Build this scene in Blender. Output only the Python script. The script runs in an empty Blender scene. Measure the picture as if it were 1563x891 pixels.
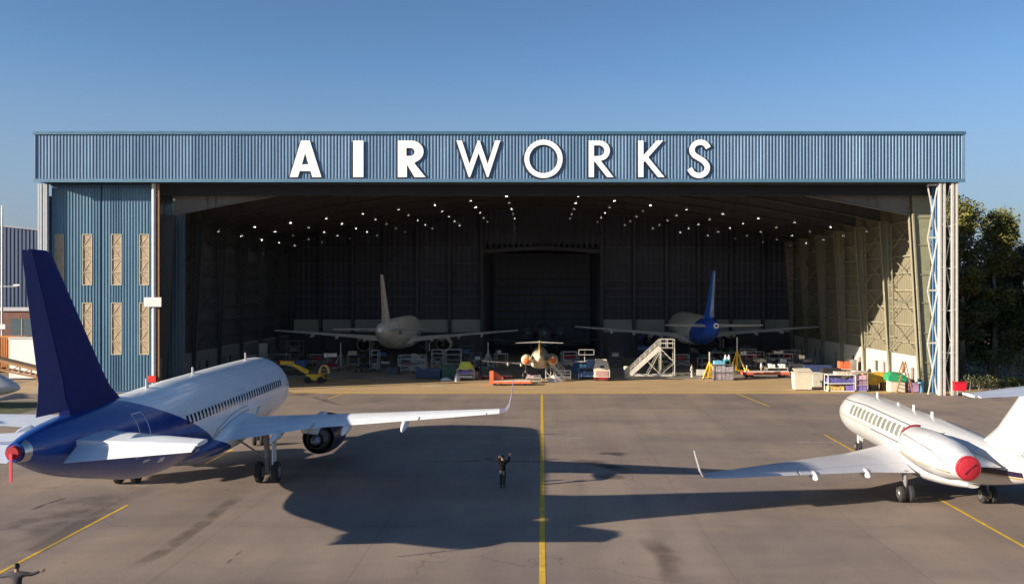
import bpy, bmesh, math, random
from mathutils import Vector, Matrix, noise
random.seed(7)
C = bpy.context.scene.collection
SC = bpy.context.scene
R = math.radians
PI = math.pi

# ------------------------------------------------------------------ camera
CAMZ = 10.5
cd = bpy.data.cameras.new('camera'); cam = bpy.data.objects.new('camera', cd); C.objects.link(cam)
cam.location = (0, 0, CAMZ); cam.rotation_euler = (R(90), 0, 0)
cd.sensor_width = 36; cd.lens = 32.89; cd.shift_x = -0.0291; cd.shift_y = 0.0
cd.clip_start = 0.1; cd.clip_end = 9000
SC.camera = cam

# ------------------------------------------------------------------ light
SUN = Vector((3.1, 1.3, -1.0)).normalized()          # the way sunlight travels
el = math.asin(-SUN.z); az = math.atan2(-SUN.x, -SUN.y)
w = bpy.data.worlds.new('World'); SC.world = w; w.use_nodes = True
nt = w.node_tree; nt.nodes.clear()
sky = nt.nodes.new('ShaderNodeTexSky'); sky.sky_type = 'NISHITA'; sky.sun_disc = False
sky.sun_elevation = el; sky.sun_rotation = az; sky.altitude = 500
sky.air_density = 1.0; sky.dust_density = 1.2; sky.ozone_density = 3.6
bg = nt.nodes.new('ShaderNodeBackground'); bg.inputs['Strength'].default_value = 0.10
wo = nt.nodes.new('ShaderNodeOutputWorld')
tint = nt.nodes.new('ShaderNodeVectorMath'); tint.operation = 'MULTIPLY'; tint.inputs[1].default_value = (0.66, 0.73, 0.80)
nt.links.new(sky.outputs[0], tint.inputs[0]); 
gc = nt.nodes.new('ShaderNodeTexCoord'); gs = nt.nodes.new('ShaderNodeSeparateXYZ'); nt.links.new(gc.outputs['Generated'], gs.inputs[0])
gr = nt.nodes.new('ShaderNodeMapRange'); gr.inputs[1].default_value = 0.0; gr.inputs[2].default_value = 0.33; gr.inputs[3].default_value = 0.92; gr.inputs[4].default_value = 0.66
nt.links.new(gs.outputs[2], gr.inputs[0])
t2_ = nt.nodes.new('ShaderNodeVectorMath'); t2_.operation = 'SCALE'; nt.links.new(tint.outputs[0], t2_.inputs[0]); nt.links.new(gr.outputs[0], t2_.inputs['Scale']); hz = nt.nodes.new('ShaderNodeMapRange'); hz.inputs[1].default_value = 0.03; hz.inputs[2].default_value = 0.23; hz.inputs[3].default_value = 0.85; hz.inputs[4].default_value = 0.0
nt.links.new(gs.outputs[2], hz.inputs[0])
hm = nt.nodes.new('ShaderNodeMix'); hm.data_type = 'RGBA'; hm.inputs[7].default_value = (1.15, 1.33, 1.66, 1); nt.links.new(hz.outputs[0], hm.inputs[0]); nt.links.new(t2_.outputs[0], hm.inputs[6])
nt.links.new(hm.outputs[2], bg.inputs[0]); nt.links.new(bg.outputs[0], wo.inputs[0])
sl = bpy.data.lights.new('sun', 'SUN'); sl.energy = 4.2; sl.angle = R(0.5); sl.color = (1.0, 0.85, 0.68)
so = bpy.data.objects.new('sun', sl); C.objects.link(so); so.location = (-80, -40, 60)
so.rotation_euler = SUN.to_track_quat('-Z', 'Y').to_euler()
SC.view_settings.view_transform = 'Standard'; SC.view_settings.look = 'None'
SC.view_settings.exposure = 1.36; SC.view_settings.gamma = 1.0
SC.view_settings.use_curve_mapping = False
SC.cycles.max_bounces = 8; SC.cycles.diffuse_bounces = 4

# ------------------------------------------------------------------ materials
_mats = {}
def mat(name, col, rough=0.55, metal=0.0, var=0.12, scale=2.0, bump=0.0, coat=0.0, emit=None, estr=0.0, alpha=None, bscale=None, stretch=None):
    if name in _mats: return _mats[name]
    m = bpy.data.materials.new(name); m.use_nodes = True; n = m.node_tree.nodes; L = m.node_tree.links
    b = n['Principled BSDF']
    b.inputs['Roughness'].default_value = rough; b.inputs['Metallic'].default_value = metal
    b.inputs['Coat Weight'].default_value = coat
    tc = n.new('ShaderNodeTexCoord'); nz = n.new('ShaderNodeTexNoise')
    nz.inputs['Scale'].default_value = scale; nz.inputs['Detail'].default_value = 6; nz.inputs['Roughness'].default_value = 0.65
    src = tc.outputs['Object']
    if stretch:
        mp = n.new('ShaderNodeMapping'); mp.inputs['Scale'].default_value = stretch
        L.new(src, mp.inputs[0]); src = mp.outputs[0]
    L.new(src, nz.inputs['Vector'])
    rp = n.new('ShaderNodeMapRange'); rp.inputs[1].default_value = 0.3; rp.inputs[2].default_value = 0.7
    rp.inputs[3].default_value = 1 - var; rp.inputs[4].default_value = 1 + var * 0.6
    L.new(nz.outputs[0], rp.inputs[0])
    mx = n.new('ShaderNodeVectorMath'); mx.operation = 'SCALE'; mx.inputs[0].default_value = col[:3]
    L.new(rp.outputs[0], mx.inputs['Scale']); L.new(mx.outputs[0], b.inputs['Base Color'])
    rr = n.new('ShaderNodeMapRange'); rr.inputs[3].default_value = max(0.05, rough - 0.08); rr.inputs[4].default_value = min(1, rough + 0.1)
    L.new(nz.outputs[0], rr.inputs[0]); L.new(rr.outputs[0], b.inputs['Roughness'])
    if bump:
        nb = n.new('ShaderNodeTexNoise'); nb.inputs['Scale'].default_value = bscale or scale * 8; nb.inputs['Detail'].default_value = 4
        L.new(tc.outputs['Object'], nb.inputs['Vector'])
        bp = n.new('ShaderNodeBump'); bp.inputs['Strength'].default_value = bump; bp.inputs['Distance'].default_value = 0.05
        L.new(nb.outputs[0], bp.inputs['Height']); L.new(bp.outputs[0], b.inputs['Normal'])
    if emit:
        b.inputs['Emission Color'].default_value = (*emit, 1); b.inputs['Emission Strength'].default_value = estr
    _mats[name] = m
    return m

# ------------------------------------------------------------------ mesh helper
class MB:
    def __init__(s): s.v = []; s.f = []; s.mi = []; s.cur = 0
    def add(s, vs, fs):
        o = len(s.v); s.v += [tuple(p) for p in vs]
        for f in fs: s.f.append(tuple(i + o for i in f)); s.mi.append(s.cur)
    def box(s, x0, x1, y0, y1, z0, z1):
        s.add([(x0,y0,z0),(x1,y0,z0),(x1,y1,z0),(x0,y1,z0),(x0,y0,z1),(x1,y0,z1),(x1,y1,z1),(x0,y1,z1)],
              [(3,2,1,0),(4,5,6,7),(0,1,5,4),(1,2,6,5),(2,3,7,6),(3,0,4,7)]); return s
    def cbox(s, c, d, rz=0):
        a, b, h = d[0]/2, d[1]/2, d[2]/2; cs, sn = math.cos(rz), math.sin(rz)
        P = []
        for z in (-h, h):
            for x, y in ((-a,-b),(a,-b),(a,b),(-a,b)): P.append((c[0]+x*cs-y*sn, c[1]+x*sn+y*cs, c[2]+z))
        s.add(P, [(3,2,1,0),(4,5,6,7),(0,1,5,4),(1,2,6,5),(2,3,7,6),(3,0,4,7)]); return s
    def bar(s, a, b, w_, h_=None, n=4):
        a = Vector(a); b = Vector(b); d = (b - a)
        if d.length < 1e-6: return s
        d.normalize(); up = Vector((0,0,1)) if abs(d.z) < 0.95 else Vector((0,1,0))
        r = d.cross(up).normalized(); u = r.cross(d).normalized(); h_ = h_ or w_
        if n == 4: pr = [(-.5,-.5),(.5,-.5),(.5,.5),(-.5,.5)]
        else: pr = [(.5*math.cos(2*PI*i/n), .5*math.sin(2*PI*i/n)) for i in range(n)]
        P = [e + r*(p*w_) + u*(q*h_) for e in (a, b) for p, q in pr]
        F = [(i, (i+1) % n, n+(i+1) % n, n+i) for i in range(n)] + [tuple(range(n))[::-1], tuple(range(n, 2*n))]
        s.add(P, F); return s
    def tube(s, pts, r, n=8, cap=True):
        pts = [Vector(p) for p in pts]; rings = []
        rr = r if isinstance(r, (list, tuple)) else [r]*len(pts)
        for i, p in enumerate(pts):
            d = (pts[min(i+1, len(pts)-1)] - pts[max(i-1, 0)]).normalized()
            up = Vector((0,0,1)) if abs(d.z) < 0.9 else Vector((0,1,0))
            a = d.cross(up).normalized(); b = a.cross(d).normalized()
            rings.append([p + (a*math.cos(2*PI*k/n) + b*math.sin(2*PI*k/n))*rr[i] for k in range(n)])
        s.rings(rings, cap); return s
    def rings(s, rings, cap=True, close=True):
        n = len(rings[0]); P = [p for r in rings for p in r]; F = []
        for i in range(len(rings)-1):
            for k in range(n if close else n-1):
                k2 = (k+1) % n; F.append((i*n+k, i*n+k2, (i+1)*n+k2, (i+1)*n+k))
        if cap: F.append(tuple(range(n))[::-1]); F.append(tuple(range((len(rings)-1)*n, len(rings)*n)))
        s.add(P, F); return s
    def lathe(s, prof, c, axis='y', n=24, cap=True):
        rings = []
        for t, r in prof:
            ring = []
            for k in range(n):
                a = 2*PI*k/n; u, v = r*math.cos(a), r*math.sin(a)
                if axis == 'y': ring.append((c[0]+u, c[1]+t, c[2]+v))
                elif axis == 'x': ring.append((c[0]+t, c[1]+u, c[2]+v))
                else: ring.append((c[0]+u, c[1]+v, c[2]+t))
            rings.append(ring)
        s.rings(rings, cap); return s
    def prism(s, poly, z0, z1):
        n = len(poly); s.add([(x,y,z0) for x,y in poly]+[(x,y,z1) for x,y in poly],
            [tuple(range(n))[::-1], tuple(range(n,2*n))]+[(i,(i+1)%n,n+(i+1)%n,n+i) for i in range(n)]); return s
    def mesh(s, name, mats, smooth=True, recalc=True):
        me = bpy.data.meshes.new(name); me.from_pydata(s.v, [], s.f)
        for m in (mats if isinstance(mats, (list, tuple)) else [mats]): me.materials.append(m)
        me.polygons.foreach_set('material_index', s.mi)
        if recalc:
            bm = bmesh.new(); bm.from_mesh(me); bmesh.ops.recalc_face_normals(bm, faces=bm.faces); bm.to_mesh(me); bm.free()
        if smooth:
            me.polygons.foreach_set('use_smooth', [True]*len(me.polygons))
            me.set_sharp_from_angle(angle=R(34))
        me.update(); return me
    def build(s, name, mats, parent=None, loc=None, rz=0, **k):
        return link(name, s.mesh(name, mats, **k), parent, loc, rz)
def link(name, me, parent=None, loc=None, rz=0):
    o = bpy.data.objects.new(name, me); C.objects.link(o)
    if loc is not None: o.location = loc
    if rz: o.rotation_euler = (0, 0, rz)
    if parent: o.parent = parent
    return o
def tag(o, label=None, cat=None, group=None, kind=None):
    if label: o['label'] = label
    if cat: o['category'] = cat
    if group: o['group'] = group
    if kind: o['kind'] = kind
    return o
def thing(name, label, cat, loc=(0,0,0), rz=0, group=None):
    o = bpy.data.objects.new(name, None); C.objects.link(o); o.empty_display_size = 0.3
    o.location = loc; o.rotation_euler = (0, 0, rz)
    return tag(o, label, cat, group)
def copy_tree(o, parent=None):
    c = o.copy(); C.objects.link(c)
    if parent: c.parent = parent
    for ch in list(o.children): copy_tree(ch, c)
    return c
def on(px, py):                 # the point of the ground seen at a pixel of the photograph
    D = 1428.0 * CAMZ / (py - 445.0)
    return ((px - 827.0) * D / 1428.0, D, 0.0)
def mz(x, D, py): return CAMZ - (py - 445.0) * D / 1428.0

# palette
WHITE = mat('white_paint', (0.74,0.74,0.72), 0.28, var=0.06, scale=0.7, coat=0.3)
NAVY = mat('navy_paint', (0.008,0.012,0.055), 0.35, var=0.15, scale=0.5, coat=0.2)
BLUEP = mat('bright_blue_paint', (0.015,0.09,0.50), 0.3, var=0.1, scale=0.6, coat=0.3)
GREYP = mat('wing_grey_paint', (0.62,0.63,0.65), 0.35, var=0.08, scale=0.8)
METAL = mat('bare_metal', (0.55,0.54,0.52), 0.35, 0.9, var=0.15)
DMETAL = mat('dark_metal', (0.09,0.09,0.10), 0.45, 0.6, var=0.2)
BLACK = mat('rubber', (0.02,0.02,0.02), 0.75, var=0.2)
GLASS = mat('dark_glass', (0.015,0.018,0.025), 0.08, var=0.1)
RED = mat('red_fabric', (0.36,0.008,0.022), 0.7, var=0.15, scale=4, bump=0.2)
YEL = mat('yellow_paint', (0.75,0.45,0.03), 0.45, var=0.15)
ORANGE = mat('orange_paint', (0.68,0.15,0.06), 0.5, var=0.15)
CREAM = mat('cream_paint', (0.62,0.56,0.43), 0.55, var=0.12)
LSTEEL = mat('pale_steel', (0.55,0.54,0.49), 0.5, 0.1, var=0.15)
KHAKI = mat('khaki_steel', (0.46,0.43,0.30), 0.55, var=0.12)
GREEN = mat('green_paint', (0.03,0.30,0.12), 0.5, var=0.15)
DGREEN = mat('dark_green_paint', (0.02,0.09,0.06), 0.5, var=0.15)
STEELB = mat('steel_blue_paint', (0.06,0.14,0.30), 0.5, var=0.15)
BROWN = mat('brown_timber', (0.30,0.16,0.07), 0.7, var=0.25, scale=6)
PINK = mat('pink_sheet', (0.60,0.38,0.42), 0.7, var=0.15)
PURPLE = mat('violet_plastic', (0.20,0.15,0.45), 0.5, var=0.2)
SKYB = mat('light_blue_plastic', (0.15,0.42,0.60), 0.5, var=0.15)
LIME = mat('yellow_green_cloth', (0.52,0.58,0.08), 0.8, var=0.2)
SKIN = mat('skin', (0.28,0.15,0.09), 0.6, var=0.1, scale=10)

# ------------------------------------------------------------------ ground
def tarmac_mat():
    m = bpy.data.materials.new('tarmac'); m.use_nodes = True; n = m.node_tree.nodes; L = m.node_tree.links
    b = n['Principled BSDF']; tc = n.new('ShaderNodeTexCoord')
    def nz(scale, det=6, rough=0.6, st=None, rot=None, dist=0):
        t = n.new('ShaderNodeTexNoise'); t.inputs['Scale'].default_value = scale; t.inputs['Detail'].default_value = det
        t.inputs['Roughness'].default_value = rough; t.inputs['Distortion'].default_value = dist
        mp = n.new('ShaderNodeMapping'); mp.inputs['Scale'].default_value = st or (1,1,1)
        if rot: mp.inputs['Rotation'].default_value = (0,0,rot)
        L.new(tc.outputs['Object'], mp.inputs[0]); L.new(mp.outputs[0], t.inputs['Vector']); return t.outputs[0]
    def ramp(src, a, b_, ca, cb):
        r = n.new('ShaderNodeValToRGB'); r.color_ramp.elements[0].position = a; r.color_ramp.elements[1].position = b_
        r.color_ramp.elements[0].color = (*ca, 1); r.color_ramp.elements[1].color = (*cb, 1); L.new(src, r.inputs[0]); return r.outputs[0]
    def mix(a, b_, fac=1.0, mode='MULTIPLY'):
        x = n.new('ShaderNodeMix'); x.data_type = 'RGBA'; x.blend_type = mode
        if isinstance(fac, float): x.inputs[0].default_value = fac
        else: L.new(fac, x.inputs[0])
        L.new(a, x.inputs[6]); L.new(b_, x.inputs[7]); return x.outputs[2]
    base = ramp(nz(0.035, 4, 0.55), 0.38, 0.62, (0.210,0.172,0.146), (0.272,0.222,0.182))
    pat = ramp(nz(0.16, 6, 0.6, dist=0.6), 0.35, 0.65, (0.82,0.83,0.86), (1.08,1.05,1.0))
    stk = ramp(nz(1.0, 5, 0.6, (0.55, 0.035, 1), rot=0.0), 0.36, 0.62, (0.90,0.90,0.91), (1.04,1.035,1.03))
    stk2 = ramp(nz(1.0, 4, 0.6, (0.03, 0.22, 1), rot=0.15), 0.3, 0.6, (0.86,0.86,0.88), (1.05,1.05,1.04))
    fine = ramp(nz(9.0, 8, 0.75), 0.3, 0.7, (0.88,0.88,0.88), (1.1,1.1,1.1))
    spots = ramp(nz(0.55, 3, 0.5, dist=1.2), 0.69, 0.76, (1,1,1), (0.72,0.70,0.70))
    c = mix(base, pat); c = mix(c, stk); c = mix(c, stk2); c = mix(c, fine); c = mix(c, spots)
    # paving lanes: thin joints every 7.5 m along the apron and every 15 m across
    sx = n.new('ShaderNodeSeparateXYZ'); L.new(tc.outputs['Object'], sx.inputs[0])
    def joint(out, pitch, wd):
        a = n.new('ShaderNodeMath'); a.operation = 'PINGPONG'; a.inputs[1].default_value = pitch/2; L.new(out, a.inputs[0])
        l = n.new('ShaderNodeMath'); l.operation = 'LESS_THAN'; l.inputs[1].default_value = wd; L.new(a.outputs[0], l.inputs[0]); return l.outputs[0]
    dk = n.new('ShaderNodeRGB'); dk.outputs[0].default_value = (0.84,0.83,0.83,1)
    c = mix(c, dk.outputs[0], joint(sx.outputs[0], 7.1, 0.035)); c = mix(c, dk.outputs[0], joint(sx.outputs[1], 21.0, 0.04))
    vo = n.new('ShaderNodeTexVoronoi'); vo.feature = 'DISTANCE_TO_EDGE'; vo.inputs['Scale'].default_value = 0.11
    wob = n.new('ShaderNodeTexNoise'); wob.inputs['Scale'].default_value = 0.35; wob.inputs['Detail'].default_value = 6; L.new(tc.outputs['Object'], wob.inputs['Vector'])
    wm = n.new('ShaderNodeVectorMath'); wm.operation = 'MULTIPLY_ADD'; wm.inputs[1].default_value = (5,5,5); L.new(wob.outputs['Color'], wm.inputs[0]); L.new(tc.outputs['Object'], wm.inputs[2]); L.new(wm.outputs[0], vo.inputs['Vector'])
    ck = n.new('ShaderNodeMath'); ck.operation = 'LESS_THAN'; ck.inputs[1].default_value = 0.0035; L.new(vo.outputs['Distance'], ck.inputs[0])
    ckm = n.new('ShaderNodeMath'); ckm.operation = 'MULTIPLY'; L.new(ck.outputs[0], ckm.inputs[0]); gt = n.new('ShaderNodeMath'); gt.operation = 'GREATER_THAN'; gt.inputs[1].default_value = .52; L.new(nz(0.05, 2), gt.inputs[0]); L.new(gt.outputs[0], ckm.inputs[1])
    dk2 = n.new('ShaderNodeRGB'); dk2.outputs[0].default_value = (0.72,0.70,0.70,1); c = mix(c, dk2.outputs[0], ckm.outputs[0])
    grit = ramp(nz(38.0, 3, 0.8), 0.3, 0.7, (0.9,0.9,0.9), (1.09,1.09,1.09)); c = mix(c, grit)
    L.new(c, b.inputs['Base Color'])
    b.inputs['Roughness'].default_value = 0.8; b.inputs['Specular IOR Level'].default_value = 0.3
    bp = n.new('ShaderNodeBump'); bp.inputs['Strength'].default_value = 0.25; bp.inputs['Distance'].default_value = 0.02
    L.new(nz(14.0, 6, 0.7), bp.inputs['Height']); L.new(bp.outputs[0], b.inputs['Normal'])
    return m
TARM = tarmac_mat()
SOIL = mat('dry_soil', (0.24,0.17,0.10), 0.9, var=0.3, scale=0.2, bump=0.3, bscale=2)
CONC = mat('tan_concrete', (0.44,0.31,0.165), 0.8, var=0.22, scale=0.35, bump=0.15, bscale=6, stretch=(0.5,1.6,1))
FLOOR = mat('hangar_floor', (0.30,0.28,0.24), 0.45, var=0.25, scale=0.25)
def sheet(name, poly, z, m):
    mb = MB(); n = len(poly); mb.add([(x,y,z) for x,y in poly], [tuple(range(n))])
    return tag(mb.build(name, m, recalc=False), kind='structure')
def rect(x0, x1, y0, y1): return [(x0,y0),(x1,y0),(x1,y1),(x0,y1)]
sheet('ground', rect(-4000,4000,-3000,5000), -0.012, SOIL)
sheet('tarmac', rect(-150,150,-80,96.6), -0.008, TARM)
sheet('concrete_apron', rect(-60,58,96.6,113.0), -0.004, CONC)
sheet('hangar_floor', rect(-40.4,40.4,113.0,190), -0.004, FLOOR)
sheet('sandy_verge', [(44.5,96.4),(60,84),(90,78),(150,76),(150,96.55),(60.2,96.55)], -0.004, CONC)
sheet('grass_strip', rect(-110,-45.2,78,90), -0.004, mat('dry_grass', (0.06,0.07,0.025), 0.95, var=0.4, scale=1.2, bump=0.5, bscale=8))

YLINE = mat('yellow_line_paint', (0.62,0.40,0.035), 0.7, var=0.35, scale=1.4, bump=0.1)
WLINE = mat('worn_white_line_paint', (0.42,0.39,0.36), 0.8, var=0.35, scale=1.4)
def line(name, pts, wd, m, z=0.0):
    L_, R_ = [], []
    for i, (x, y) in enumerate(pts):
        a = pts[max(i-1,0)]; b = pts[min(i+1,len(pts)-1)]
        d = Vector((b[0]-a[0], b[1]-a[1])).normalized(); n_ = Vector((-d.y, d.x))*wd/2
        L_.append((x+n_.x, y+n_.y, z)); R_.append((x-n_.x, y-n_.y, z))
    k = len(pts); mb = MB(); mb.add(L_+R_, [(i, k+i, k+i+1, i+1) for i in range(k-1)])
    return tag(mb.build(name, m, recalc=False), kind='structure')
line('centre_line', [(0.02, 10+i*4.3) for i in range(21)], 0.24, YLINE)
for a, b in ((28, 46.2), (57.2, 62.5), (92, 103)):
    line('taxi_line', [(-20.25-0.012*(a-30), a), (-20.25-0.012*(b-30) if b < 90 else -20.2, b)], 0.17, YLINE)
for a, b in ((28, 47.6), (61.0, 69.0), (86.0, 96.6)):
    line('taxi_line', [(19.9+0.03*(a-38) if a < 80 else 20.9, a), (19.9+0.03*(b-38) if b < 80 else 20.2, b)], 0.17, YLINE)
line('threshold_line', [(-40, 98.2), (0, 98.25), (43, 98.0)], 0.9, mat('worn_yellow_line', (0.50,0.34,0.10), .8, var=.3), 0.0005)
line('threshold_line', [(-40, 97.0), (0, 97.05), (43, 97.0)], 0.3, mat('worn_yellow_line', (0.50,0.34,0.10)), 0.0005)
line('white_bar', [(-2.9, 67.6), (3.0, 67.4)], 0.14, WLINE)
line('white_bar', [(18.0, 65.5), (22.2, 65.4)], 0.14, WLINE)
line('verge_line', [(44.5, 94.6), (52, 88.5), (62, 80)], 0.2, WLINE)

def stain_mat(name, col, amt, ns=1.2):
    m = bpy.data.materials.new(name); m.use_nodes = True; n = m.node_tree.nodes; L = m.node_tree.links
    b = n['Principled BSDF']; b.inputs['Base Color'].default_value = (*col,1); b.inputs['Roughness'].default_value = 0.7
    uv = n.new('ShaderNodeTexCoord'); sp = n.new('ShaderNodeSeparateXYZ'); L.new(uv.outputs['UV'], sp.inputs[0])
    def fade(out):
        a = n.new('ShaderNodeMath'); a.operation = 'PINGPONG'; a.inputs[1].default_value = 0.5; L.new(out, a.inputs[0])
        r = n.new('ShaderNodeMapRange'); r.inputs[2].default_value = 0.28; L.new(a.outputs[0], r.inputs[0]); return r.outputs[0]
    nz = n.new('ShaderNodeTexNoise'); nz.inputs['Scale'].default_value = ns; nz.inputs['Detail'].default_value = 6; L.new(uv.outputs['Object'], nz.inputs['Vector'])
    r = n.new('ShaderNodeMapRange'); r.inputs[1].default_value = 0.36; r.inputs[2].default_value = 0.56; r.inputs[4].default_value = amt; L.new(nz.outputs[0], r.inputs[0])
    a = n.new('ShaderNodeMath'); a.operation = 'MULTIPLY'; L.new(fade(sp.outputs[0]), a.inputs[0]); L.new(fade(sp.outputs[1]), a.inputs[1])
    c = n.new('ShaderNodeMath'); c.operation = 'MULTIPLY'; L.new(a.outputs[0], c.inputs[0]); L.new(r.outputs[0], c.inputs[1])
    L.new(c.outputs[0], b.inputs['Alpha'])
    return m
ST1 = stain_mat('tyre_rubber_stain', (0.07,0.055,0.048), 0.34, 0.5); ST2 = stain_mat('oil_stain', (0.04,0.036,0.034), 0.6, 0.9)
ST3 = stain_mat('pale_dust_stain', (0.36,0.31,0.26), 0.22, 0.4)
_zs = [0.003]
def stain(name, pts, wd, m):
    P = []; k = len(pts)
    for i, q in enumerate(pts):
        a = pts[max(i-1,0)]; b = pts[min(i+1,k-1)]; d = Vector((b[0]-a[0], b[1]-a[1])).normalized(); n_ = Vector((-d.y, d.x))*wd/2
        P += [(q[0]+n_.x, q[1]+n_.y, _zs[0]), (q[0]-n_.x, q[1]-n_.y, _zs[0])]
    _zs[0] += 0.0007
    me = bpy.data.meshes.new(name); me.from_pydata(P, [], [(2*i, 2*i+1, 2*i+3, 2*i+2) for i in range(k-1)])
    me.materials.append(m); uv = me.uv_layers.new(name='uv')
    for f in me.polygons:
        for li in f.loop_indices:
            vi = me.loops[li].vertex_index; uv.data[li].uv = ((vi//2)/(k-1), vi % 2)
    tag(link(name, me), kind='structure')
def spx(*pp): return [on(*p)[:2] for p in pp]
stain('tyre_mark', spx((175,880),(240,845),(300,805),(345,770),(395,735)), 0.9, ST1)
stain('tyre_mark', spx((-40,850),(60,800),(140,765),(230,738)), 3.4, ST1)
stain('tyre_mark', spx((0,870),(60,835),(130,795),(200,760)), 1.2, ST1)
stain('tyre_mark', spx((30,785),(70,768),(108,757)), 0.25, ST2)
stain('tyre_mark', spx((345,860),(357,848),(370,838)), 0.12, ST2)
stain('oil_stain', spx((912,690),(935,691),(960,694)), 1.6, ST2)
stain('oil_stain', spx((868,702),(905,705),(940,714),(965,722)), 1.6, ST2)
stain('oil_stain', spx((905,722),(930,727),(955,727)), 1.9, ST1)
stain('oil_stain', spx((725,703),(745,700),(760,702)), 1.2, ST2)
stain('tyre_mark', spx((985,820),(1020,850),(1030,895)), 1.3, ST1)
stain('tyre_mark', spx((620,705),(720,703),(860,704)), 0.35, ST2)
stain('oil_stain', spx((400,598),(450,600),(500,604)), 3.5, ST1)
stain('tyre_mark', spx((460,600),(520,618),(600,608)), 0.9, ST1)
stain('pale_streak', spx((560,674),(600,676),(640,682)), 0.8, ST3)
stain('pale_streak', spx((500,890),(560,760),(600,660),(630,610)), 1.6, ST3)
stain('pale_streak', spx((1010,620),(1030,690),(1070,790),(1130,890)), 2.0, ST3)
stain('pale_streak', spx((860,600),(870,700),(885,890)), 1.4, ST3)
stain('pale_streak', spx((1180,610),(1240,660),(1330,760),(1450,880)), 1.6, ST3)
stain('pale_streak', spx((700,600),(690,700),(660,890)), 2.4, ST3)
stain('pale_streak', spx((1100,620),(1150,700),(1230,800)), 3.0, ST3)
# ------------------------------------------------------------------ the hangar
CLAD = [mat('blue_cladding', (0.125,0.215,0.325), 0.42, 0.15, var=0.2, scale=1.1, stretch=(1,1,0.10)),
        mat('blue_cladding_lighter', (0.148,0.243,0.36), 0.42, 0.15, var=0.22, scale=1.1, stretch=(1,1,0.10)),
        mat('blue_cladding_darker', (0.105,0.19,0.295), 0.42, 0.15, var=0.2, scale=1.1, stretch=(1,1,0.10))]
TRIM = mat('blue_trim', (0.05,0.115,0.19), 0.45, var=0.1)
POST = mat('cream_post_paint', (0.52,0.51,0.46), 0.5, var=0.12, scale=1.5)
WALLK = mat('khaki_wall_sheet', (0.155,0.14,0.088), 0.6, var=0.15, scale=0.4, stretch=(1,1,0.3))
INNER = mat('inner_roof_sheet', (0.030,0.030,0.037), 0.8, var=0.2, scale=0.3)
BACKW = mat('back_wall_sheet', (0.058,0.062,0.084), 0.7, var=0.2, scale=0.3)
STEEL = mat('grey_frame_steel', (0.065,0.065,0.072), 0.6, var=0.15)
COLM = mat('khaki_column_steel', (0.26,0.245,0.175), 0.6, var=0.15)
PLAST = mat('white_masonry', (0.50,0.48,0.43), 0.8, var=0.12, scale=0.6)
TRANS = mat('tan_translucent_sheet', (0.40,0.31,0.21), 0.4, var=0.35, scale=1.6)
BAND = mat('pale_panel', (0.36,0.37,0.33), 0.6, var=0.2, scale=0.3)
LETW = mat('white_letter_face', (0.88,0.88,0.87), 0.4, var=0.03)
LETB = mat('letter_shadow_dark', (0.012,0.02,0.05), 0.5, var=0.1)

def corr(x0, x1, z0, z1, y, pitch=0.335, d=0.055, back=0.03):
    """a profiled sheet facing -Y"""
    poly = []; n = max(1, round((x1-x0)/pitch)); p = (x1-x0)/n
    for i in range(n):
        a = x0+i*p; poly += [(a, y), (a+p*.18, y), (a+p*.30, y-d), (a+p*.62, y-d), (a+p*.74, y)]
    poly += [(x1, y), (x1, y+back), (x0, y+back)]
    mb = MB(); mb.prism(poly, z0, z1); return mb

hg = thing('hangar', 'huge blue clad aircraft hangar with open front and white sign letters on its fascia', 'hangar', (0,95,0))
def H(name, mb, m, parent=None, label=None, **k):
    mb.v = [(p[0], p[1]-95, p[2]) for p in mb.v]
    o = mb.build(name, m, parent or hg, **k)
    if label: o['label'] = label
    return o
FX0, FX1, FZ0, FZ1 = -51.5, 42.9, 21.75, 26.45
fascia = H('fascia', MB().box(FX0, FX1, 95.06, 97.9, FZ0+0.02, FZ1+0.1), TRIM)
# profiled cladding sheets, each its own piece
NS = 47; SW = (FX1-FX0)/NS
shm = []
for k in range(3):
    mb = corr(0.0, SW-0.012, 0.22, FZ1-FZ0-0.06, 0.0); shm.append(mb.mesh('cladding_sheet', CLAD[k]))
for i in range(NS):
    o = link('cladding_sheet', shm[random.choice((0,0,1,1,2))], fascia, (FX0+i*SW+0.006, 95.03-95, FZ0))
cp = H('coping', MB().box(FX0-0.12, FX1+0.12, 94.85, 98.0, FZ1+0.0, FZ1+0.32), mat('coping_blue', (0.07,0.16,0.24), 0.4, 0.3, var=0.1))
H('bottom_trim', MB().box(FX0-0.06, FX1+0.06, 94.9, 95.055, FZ0-0.12, FZ0+0.22), mat('trim_blue', (0.10,0.20,0.30), 0.4, 0.2, var=0.1))
for x in (FX0-0.03, FX1-0.12):
    H('corner_trim', MB().box(x, x+0.15, 94.9, 98.0, FZ0+0.225, FZ1-0.002), CLAD[1])
H('soffit', MB().box(FX0+0.1, FX1-0.1, 95.4, 97.9, FZ0-0.05, FZ0+0.015), mat('soffit_dark', (0.03,0.055,0.075), 0.7, var=0.1))

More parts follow.
